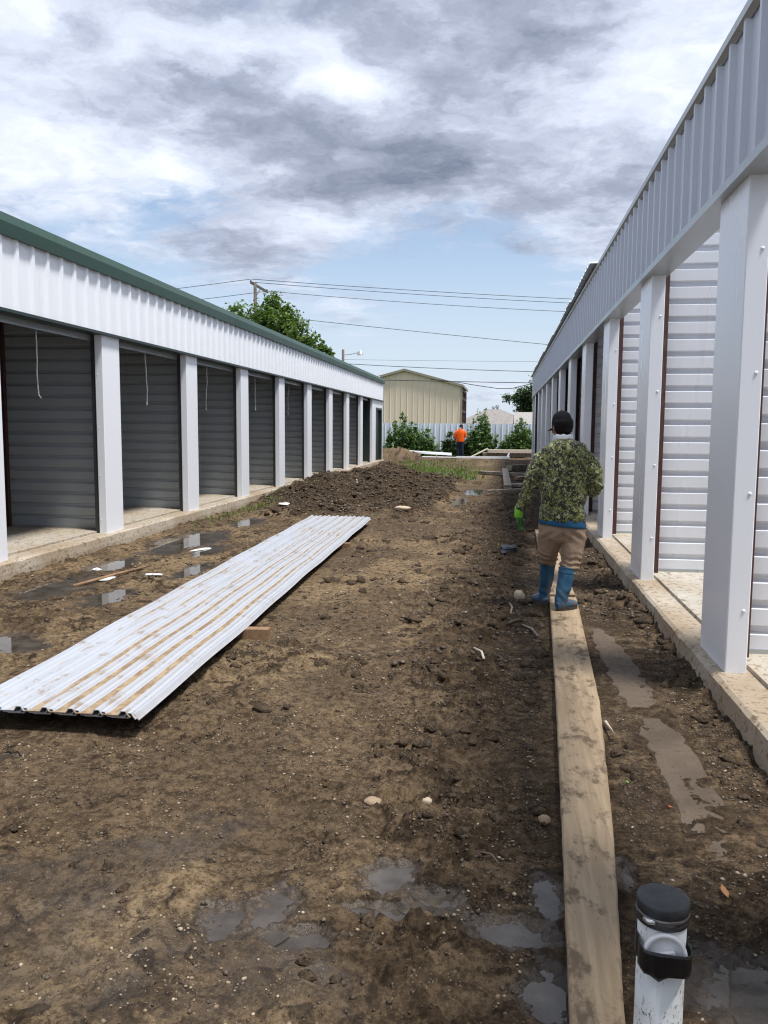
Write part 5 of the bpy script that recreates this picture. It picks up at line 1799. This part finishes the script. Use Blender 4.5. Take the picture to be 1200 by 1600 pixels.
def eyes_and_hat(root, c, rot, hat_mat, hair_mat, visor=True, hair_low=-0.055):
    mb = MB()
    for s_ in (-1, 1):
        k = len(mb.v)
        mb.ball((s_ * 0.030, 0.079, -0.003), (0.012, 0.010, 0.009), 10, 8)
        mb.v[k:] = xf(mb.v[k:], rot, c)
    mb.build('eyes', M['hair'], root, True)
    # hair: back and sides below the cap
    mb = MB()
    seg = 28
    rows = [(0.062, 1.03), (0.03, 1.05), (0.0, 1.055), (-0.03, 1.04), (hair_low, 0.99), (hair_low - 0.004, 0.93)]
    arc = [math.radians(a) for a in np.linspace(188, 352, seg)]
    for zz_, k_ in rows:
        q = math.sqrt(max(0.1, 1 - ((zz_ - 0.03) / 0.125) ** 2))
        for a in arc:
            rr_ = k_ * q
            zo = 0.018 * max(0.0, abs(math.cos(a)) - 0.5) if zz_ < -0.02 else 0
            mb.v.append((0.078 * rr_ * math.cos(a), -0.006 + 0.097 * rr_ * math.sin(a), zz_ + zo))
    for i in range(len(rows) - 1):
        for j in range(seg - 1):
            a = i * seg + j
            mb.f.append((a, a + 1, a + seg + 1, a + seg))
    mb.v = xf(mb.v, rot, c)
    h = mb.build('hair', hair_mat, root, True)
    sm_ = h.modifiers.new('t', 'SOLIDIFY')
    sm_.thickness = 0.012
    sm_.offset = -1
    # cap: panelled crown, visor, button
    mb = MB()
    seg = 36
    rows = [-0.030, -0.01, 0.02, 0.05, 0.080, 0.105, 0.125, 0.138, 0.146, 0.149]
    rad = [1.0, 1.01, 1.015, 1.0, 0.945, 0.85, 0.70, 0.50, 0.25, 0.01]
    for zz_, k_ in zip(rows, rad):
        for j in range(seg):
            a = 2 * PI * j / seg
            pan = 1 + 0.012 * abs(math.sin(3 * a))
            base = 0.020 * math.sin(a) if zz_ < 0.01 else 0
            mb.v.append((0.082 * k_ * pan * math.cos(a), -0.006 + 0.103 * k_ * pan * math.sin(a), 0.0 + zz_ + base))
    for i in range(len(rows) - 1):
        for j in range(seg):
            a, b = i * seg + j, i * seg + (j + 1) % seg
            mb.f.append((a, b, b + seg, a + seg))
    mb.v = xf(mb.v, rot, c)
    cp = mb.build('cap', hat_mat, root, True)
    sm_ = cp.modifiers.new('t', 'SOLIDIFY')
    sm_.thickness = 0.006
    if visor:
        mb = MB()
        n_ = 16
        for r_ in range(4):
            for j in range(n_):
                a = math.radians(28 + 124 * j / (n_ - 1))
                ext = 0.070 * r_ / 3 * math.sin(a) ** 0.6
                mb.v.append(((0.083 + ext * 0.25) * math.cos(a), -0.006 + 0.103 * math.sin(a) + ext, 0.010 - 0.018 * (abs(math.cos(a))) ** 1.5 - 0.016 * r_ / 3))
        for r_ in range(3):
            for j in range(n_ - 1):
                a = r_ * n_ + j
                mb.f.append((a, a + 1, a + n_ + 1, a + n_))
        mb.v = xf(mb.v, rot, c)
        v = mb.build('visor', hat_mat, cp, True)
        sm_ = v.modifiers.new('t', 'SOLIDIFY')
        sm_.thickness = 0.005
    k = MB().ball((0, -0.006, 0.150), (0.008, 0.008, 0.005), 8, 6)
    k.v = xf(k.v, rot, c)
    k.build('button', hat_mat, cp, True)


# ---- worker walking away on the plank
W1 = empty('person', (0.52, 7.30, 0.0))
tag(W1, 'person in camouflage jacket, black cap and blue rubber boots walking along the plank', 'person')
hc = Vector((-0.010, 0.045, 1.632))
hrot = (Matrix.Rotation(math.radians(26), 3, 'Z') @ Matrix.Rotation(math.radians(-7), 3, 'X'))
LW, RW = Vector((-0.362, 0.070, 0.890)), Vector((0.125, 0.285, 1.13))
body = MB()
head_shapes(body, hc, hrot)
body.tube([(0.0, 0.03, 1.62), (0.0, 0.012, 1.54), (0.0, 0.0, 1.44)], [0.056, 0.057, 0.075], 14)
body.tube([(0.015, 0, 0.72), (0.015, 0, 0.85), (0.015, 0, 1.0), (0.015, 0, 1.25), (0.01, 0, 1.40), (0.0, 0.0, 1.48)], [(0.14, 0.10), (0.165, 0.11), (0.15, 0.10), (0.18, 0.11), (0.15, 0.09), (0.07, 0.06)], 18, ref=(1, 0, 0))
body.tube([(-0.14, 0, 1.40), (-0.232, -0.01, 1.29), (-0.280, -0.018, 1.13), (-0.318, 0.02, 1.01), tuple(LW)], [0.05, 0.042, 0.036, 0.030, 0.024], 12)
body.tube([(0.16, 0, 1.40), (0.255, -0.03, 1.29), (0.298, -0.045, 1.135), (0.22, 0.12, 1.10), tuple(RW)], [0.05, 0.042, 0.036, 0.032, 0.025], 12)
body.tube([(-0.07, 0, 0.80), (-0.088, 0.06, 0.60), (-0.090, 0.175, 0.45), (-0.092, 0.250, 0.28), (-0.105, 0.295, 0.10)], [0.085, 0.07, 0.055, 0.046, 0.036], 12)
body.tube([(0.10, 0, 0.80), (0.10, -0.03, 0.60), (0.085, -0.04, 0.45), (0.045, -0.11, 0.30), (0.015, -0.15, 0.14)], [0.085, 0.07, 0.055, 0.048, 0.036], 12)
link('body', remesh(body, 0.009, 3, 'body'), M['skin'], W1, True)
eyes_and_hat(W1, hc, hrot, M['cap'], M['hair'])

jk = MB()
jk.tube([(0.015, 0, 0.815), (0.015, 0, 0.85), (0.015, 0, 0.90), (0.015, 0, 0.945), (0.015, 0, 0.985), (0.015, 0, 1.05), (0.015, -0.005, 1.16), (0.015, -0.008, 1.28), (0.012, -0.006, 1.40), (0.008, 0.0, 1.465), (0.002, 0.008, 1.500), (0.0, 0.014, 1.522)],
        [(0.197, 0.144), (0.204, 0.149), (0.201, 0.146), (0.188, 0.137), (0.195, 0.143), (0.201, 0.145), (0.209, 0.146), (0.217, 0.147), (0.214, 0.142), (0.192, 0.124), (0.125, 0.098), (0.084, 0.080)], 30, ref=(1, 0, 0))
jk.tube([(-0.120, 0, 1.405), (-0.198, -0.006, 1.355), (-0.246, -0.015, 1.25), (-0.282, -0.02, 1.13), (-0.318, 0.02, 1.01), (-0.352, 0.062, 0.905)], [0.066, 0.068, 0.063, 0.057, 0.051, 0.045], 18)
jk.tube([(0.140, 0, 1.405), (0.225, -0.018, 1.350), (0.280, -0.040, 1.24), (0.308, -0.045, 1.135), (0.280, 0.02, 1.092), (0.215, 0.13, 1.10), (0.140, 0.255, 1.128)], [0.066, 0.069, 0.067, 0.066, 0.062, 0.055, 0.046], 18)


def jacket_fold(P, N):
    f = folds(P, N, 0.0115, 7.5, 5.5, 501)
    elbow = np.exp(-(((P[:, 0] + 0.31) / 0.07) ** 2 + ((P[:, 2] - 1.08) / 0.13) ** 2)) + np.exp(-(((P[:, 0] - 0.31) / 0.08) ** 2 + ((P[:, 2] - 1.13) / 0.12) ** 2))
    f = f * (1 + 0.5 * elbow) + elbow * 0.007 * np.sin(P[:, 2] * 95 + 3 * np.sin(P[:, 0] * 20))
    waist = np.exp(-((P[:, 2] - 0.94) / 0.07) ** 2)
    f = f + waist * 0.006 * np.sin(P[:, 0] * 26 + 4 * P[:, 2] * 10)
    seam = np.exp(-((np.abs(P[:, 0] - 0.012) - 0.178) / 0.007) ** 2) * (P[:, 2] > 1.15) * (P[:, 2] < 1.36)
    return f - 0.003 * seam


link('jacket', remesh(jk, 0.0095, 9, 'jacket', jacket_fold), M['camo'], W1, True)
hb = MB().tube([(0.015, 0, 0.785), (0.015, 0, 0.80), (0.015, 0, 0.86)], [(0.208, 0.150), (0.208, 0.150), (0.192, 0.138)], 36, ref=(1, 0, 0))
hb.v = [(x_, y_, z_ - 0.10 * (x_ - 0.015) * (z_ < 0.82) - 0.012 * (z_ < 0.82)) for x_, y_, z_ in hb.v]
hb.build('shirt_hem', M['blue_shirt'], W1, True)
co = lathe(MB(), [(0.090, 1.495), (0.090, 1.525), (0.086, 1.556), (0.083, 1.572), (0.074, 1.572), (0.070, 1.530), (0.072, 1.495)], 32, (0.0, 0.016))
co.v = [(x_ * 1.02, y_ * 1.0, z_ - 0.12 * (y_ + 0.06) * 0.4 + 0.006 * math.sin(7 * math.atan2(y_, x_))) for x_, y_, z_ in co.v]
co.build('collar', M['collar'], W1, True)

pt = MB()
pt.tube([(0.015, 0, 0.93), (0.015, 0, 0.84), (0.015, 0.0, 0.74), (0.012, 0.0, 0.66), (0.008, 0.0, 0.62)], [(0.168, 0.114), (0.174, 0.124), (0.188, 0.137), (0.162, 0.126), (0.09, 0.09)], 26, ref=(1, 0, 0))
pt.tube([(-0.080, 0.0, 0.78), (-0.088, 0.035, 0.66), (-0.094, 0.08, 0.56), (-0.095, 0.130, 0.49), (-0.088, 0.165, 0.440), (-0.087, 0.185, 0.400)], [0.112, 0.106, 0.098, 0.086, 0.080, 0.056], 18)
pt.tube([(0.112, 0, 0.78), (0.112, -0.012, 0.66), (0.105, -0.030, 0.56), (0.092, -0.042, 0.47), (0.074, -0.068, 0.400), (0.062, -0.088, 0.350)], [0.114, 0.110, 0.101, 0.089, 0.082, 0.058], 18)


def trouser_fold(P, N):
    f = folds(P, N, 0.0075, 9, 5, 521)
    low = sst(0.60, 0.40, P[:, 2])
    f = f + low * (0.0075 * np.sin(P[:, 2] * 120 + 25 * P[:, 0] + 4 * pn(P[:, 0] * 9, P[:, 2] * 6, 525)) + 0.004 * pn(P[:, 0] * 30, P[:, 2] * 40, 526))
    seat = np.exp(-((P[:, 0] - 0.015) / 0.012) ** 2) * (P[:, 1] < 0) * sst(0.84, 0.78, P[:, 2])
    crotch = np.exp(-((P[:, 2] - 0.70) / 0.06) ** 2)
    f = f - 0.008 * seat + crotch * 0.006 * np.sin(P[:, 2] * 70 + np.abs(P[:, 0] - 0.015) * 55)
    return f


link('trousers', remesh(pt, 0.0085, 4, 'trousers', trouser_fold), M['khaki'], W1, True)


def boot(shaft, heel, toe, ground_z, root):
    mb = MB()
    mb.tube(shaft, [0.073, 0.069, 0.064, 0.058, 0.052, 0.050], 20)
    h, t_ = Vector(heel), Vector(toe)
    d = (t_ - h)
    up = Vector((0, 0, 1))
    mb.tube([h - d * 0.10 + up * 0.042, h + d * 0.15 + up * 0.055, h + d * 0.45 + up * 0.052, h + d * 0.72 + up * 0.043, h + d * 0.93 + up * 0.038, h + d * 1.04 + up * 0.034],
            [(0.026, 0.030), (0.040, 0.052), (0.043, 0.048), (0.050, 0.040), (0.043, 0.033), (0.02, 0.016)], 18, ref=tuple(Vector((d.y, -d.x, 0)).normalized()))

    def bf(P, N):
        return 0.003 * np.sin(P[:, 2] * 75 + 6 * pn(P[:, 0] * 9, P[:, 1] * 9, 541)) * np.exp(-((P[:, 2] - ground_z - 0.13) / 0.07) ** 2) + 0.0025 * pn(P[:, 0] * 22, P[:, 2] * 16, 542)
    b_ = link('boot', remesh(mb, 0.006, 3, 'boot', bf), M['boot'], root, True)
    # sole
    side = Vector((d.y, -d.x, 0)).normalized()
    out = []
    for a in np.linspace(0, 2 * PI, 28, endpoint=False):
        f_ = 0.47 + 0.60 * math.cos(a)
        wd = 0.041 + 0.012 * math.sin(max(0, f_ - 0.25) * 2.6)
        p = h + d * f_ + side * (wd * math.sin(a))
        out.append((p.x, p.y))
    sm_ = MB().prism(out, ground_z, ground_z + 0.026)
    sm_.build('sole', M['sole'], b_)
    p0, p1 = Vector(shaft[0]), Vector(shaft[1])
    ax = (p1 - p0).normalized()
    for k, dd in enumerate((0.004, 0.045)):
        pc = p0 + ax * dd
        MB().tube([pc - ax * 0.006, pc, pc + ax * 0.006], [0.0735, 0.0760, 0.0735], 24, caps=False).build('top_band', M['boot'], b_, True)
    return b_


gl = gz(0.42, 7.62)
boot([(-0.086, 0.178, 0.455), (-0.090, 0.222, 0.350), (-0.095, 0.262, 0.24), (-0.102, 0.285, 0.16), (-0.108, 0.296, 0.10), (-0.110, 0.30, 0.06)], (-0.100, 0.262, gl), (-0.195, 0.455, gl), gl, W1)
boot([(0.062, -0.084, 0.405), (0.050, -0.106, 0.320), (0.034, -0.126, 0.235), (0.018, -0.142, 0.17), (0.008, -0.152, 0.125), (0.004, -0.156, 0.09)], (-0.010, -0.180, 0.046), (0.145, -0.030, 0.046), 0.046, W1)
# gloves
g1 = MB()
add_hand(g1, LW + Vector((-0.004, 0.008, -0.03)), (0.06, 0.10, -1.0), (0.25, 0.95, 0.1), 1.06, 0.55)
gv = link('glove', remesh(g1, 0.004, 2, 'glove'), M['glove'], W1, True)
MB().tube([LW + Vector((0.004, -0.006, 0.030)), LW + Vector((-0.001, 0.002, -0.005)), LW + Vector((-0.004, 0.010, -0.045)), LW + Vector((-0.002, 0.014, -0.060))], [0.043, 0.041, 0.037, 0.034], 18).build('cuff', M['glove_cuff'], gv, True)
g2 = MB()
add_hand(g2, RW + Vector((-0.02, 0.035, 0.005)), (-0.55, 0.8, 0.15), (0.0, 0.1, 1.0), 1.06, 0.8)
gv = link('glove', remesh(g2, 0.004, 2, 'glove'), M['glove'], W1, True)
MB().tube([RW + Vector((0.012, -0.025, 0)), RW + Vector((-0.006, 0.01, 0.003)), RW + Vector((-0.022, 0.04, 0.006))], [0.045, 0.042, 0.036], 18).build('cuff', M['glove_cuff'], gv, True)

# ---- worker in orange at the far end, head bowed over his hands
w2y = 40.0
w2z = gz(-2.05, w2y)
W2 = empty('person', (-2.05, w2y, w2z))
tag(W2, 'person in orange sweatshirt and dark jeans standing far off with bowed head', 'person')
hc2 = Vector((0.03, 0.115, 1.525))
hrot2 = Matrix.Rotation(math.radians(-18), 3, 'Z') @ Matrix.Rotation(math.radians(-34), 3, 'X')
body = MB()
head_shapes(body, hc2, hrot2)
body.tube([(0.02, 0.08, 1.50), (0.0, 0.03, 1.43), (0.0, 0.0, 1.36)], [0.054, 0.056, 0.075], 12)
body.tube([(0, 0, 0.72), (0, 0, 0.9), (0, 0, 1.15), (0, 0.01, 1.32), (0, 0.02, 1.40)], [(0.13, 0.1), (0.15, 0.1), (0.16, 0.1), (0.15, 0.09), (0.07, 0.06)], 16, ref=(1, 0, 0))
for s_ in (-1, 1):
    body.tube([(s_ * 0.15, 0, 1.32), (s_ * 0.245, -0.01, 1.08), (s_ * 0.16, 0.2, 1.06), (s_ * 0.06, 0.29, 1.12)], [0.05, 0.045, 0.036, 0.026], 10)
    body.tube([(s_ * 0.08, 0, 0.80), (s_ * 0.095, 0.01, 0.46), (s_ * 0.11, 0, 0.08)], [0.08, 0.055, 0.036], 10)
    add_hand(body, (s_ * 0.055, 0.295, 1.125), (-s_ * 0.6, 0.7, 0.25), (0, 0.2, 1), 1.0, 0.9)
link('body', remesh(body, 0.009, 3, 'body'), M['skin'], W2, True)
eyes_and_hat(W2, hc2, hrot2, M['grey_hat'], M['hair'], True)
sh = MB()
sh.tube([(0, 0, 0.80), (0, 0, 0.86), (0, 0, 1.02), (0, -0.005, 1.18), (0, 0.0, 1.29), (0, 0.015, 1.36), (0, 0.03, 1.41)], [(0.190, 0.13), (0.198, 0.14), (0.205, 0.145), (0.215, 0.145), (0.205, 0.135), (0.15, 0.11), (0.09, 0.085)], 24, ref=(1, 0, 0))
sh.ball((0, -0.045, 1.385), (0.10, 0.06, 0.055), 14, 10)
for s_ in (-1, 1):
    sh.tube([(s_ * 0.16, 0, 1.315), (s_ * 0.225, -0.01, 1.22), (s_ * 0.258, -0.015, 1.08), (s_ * 0.215, 0.1, 1.045), (s_ * 0.09, 0.265, 1.10)], [0.072, 0.074, 0.066, 0.058, 0.044], 14)
link('sweatshirt', remesh(sh, 0.011, 4, 'sweatshirt', lambda P, N: folds(P, N, 0.007, 9, 7, 561)), M['orange'], W2, True)
jn = MB()
jn.tube([(0, 0, 0.86), (0, 0, 0.76), (0, 0, 0.68)], [(0.170, 0.12), (0.175, 0.125), (0.12, 0.10)], 20, ref=(1, 0, 0))
for s_ in (-1, 1):
    jn.tube([(s_ * 0.085, 0, 0.78), (s_ * 0.098, 0.012, 0.46), (s_ * 0.108, 0, 0.10), (s_ * 0.108, 0, 0.05)], [0.098, 0.080, 0.072, 0.074], 14)
link('jeans', remesh(jn, 0.010, 3, 'jeans', lambda P, N: folds(P, N, 0.006, 9, 6, 571)), M['navy'], W2, True)
for s_ in (-1, 1):
    mb = MB()
    mb.tube([(s_ * 0.108, -0.07, 0.045), (s_ * 0.112, 0.0, 0.058), (s_ * 0.125, 0.10, 0.045), (s_ * 0.135, 0.19, 0.03)], [(0.032, 0.035), (0.042, 0.05), (0.046, 0.042), (0.028, 0.022)], 14, ref=(1, 0, 0))
    link('boot', remesh(mb, 0.008, 2, 'boot'), M['sole'], W2, True)
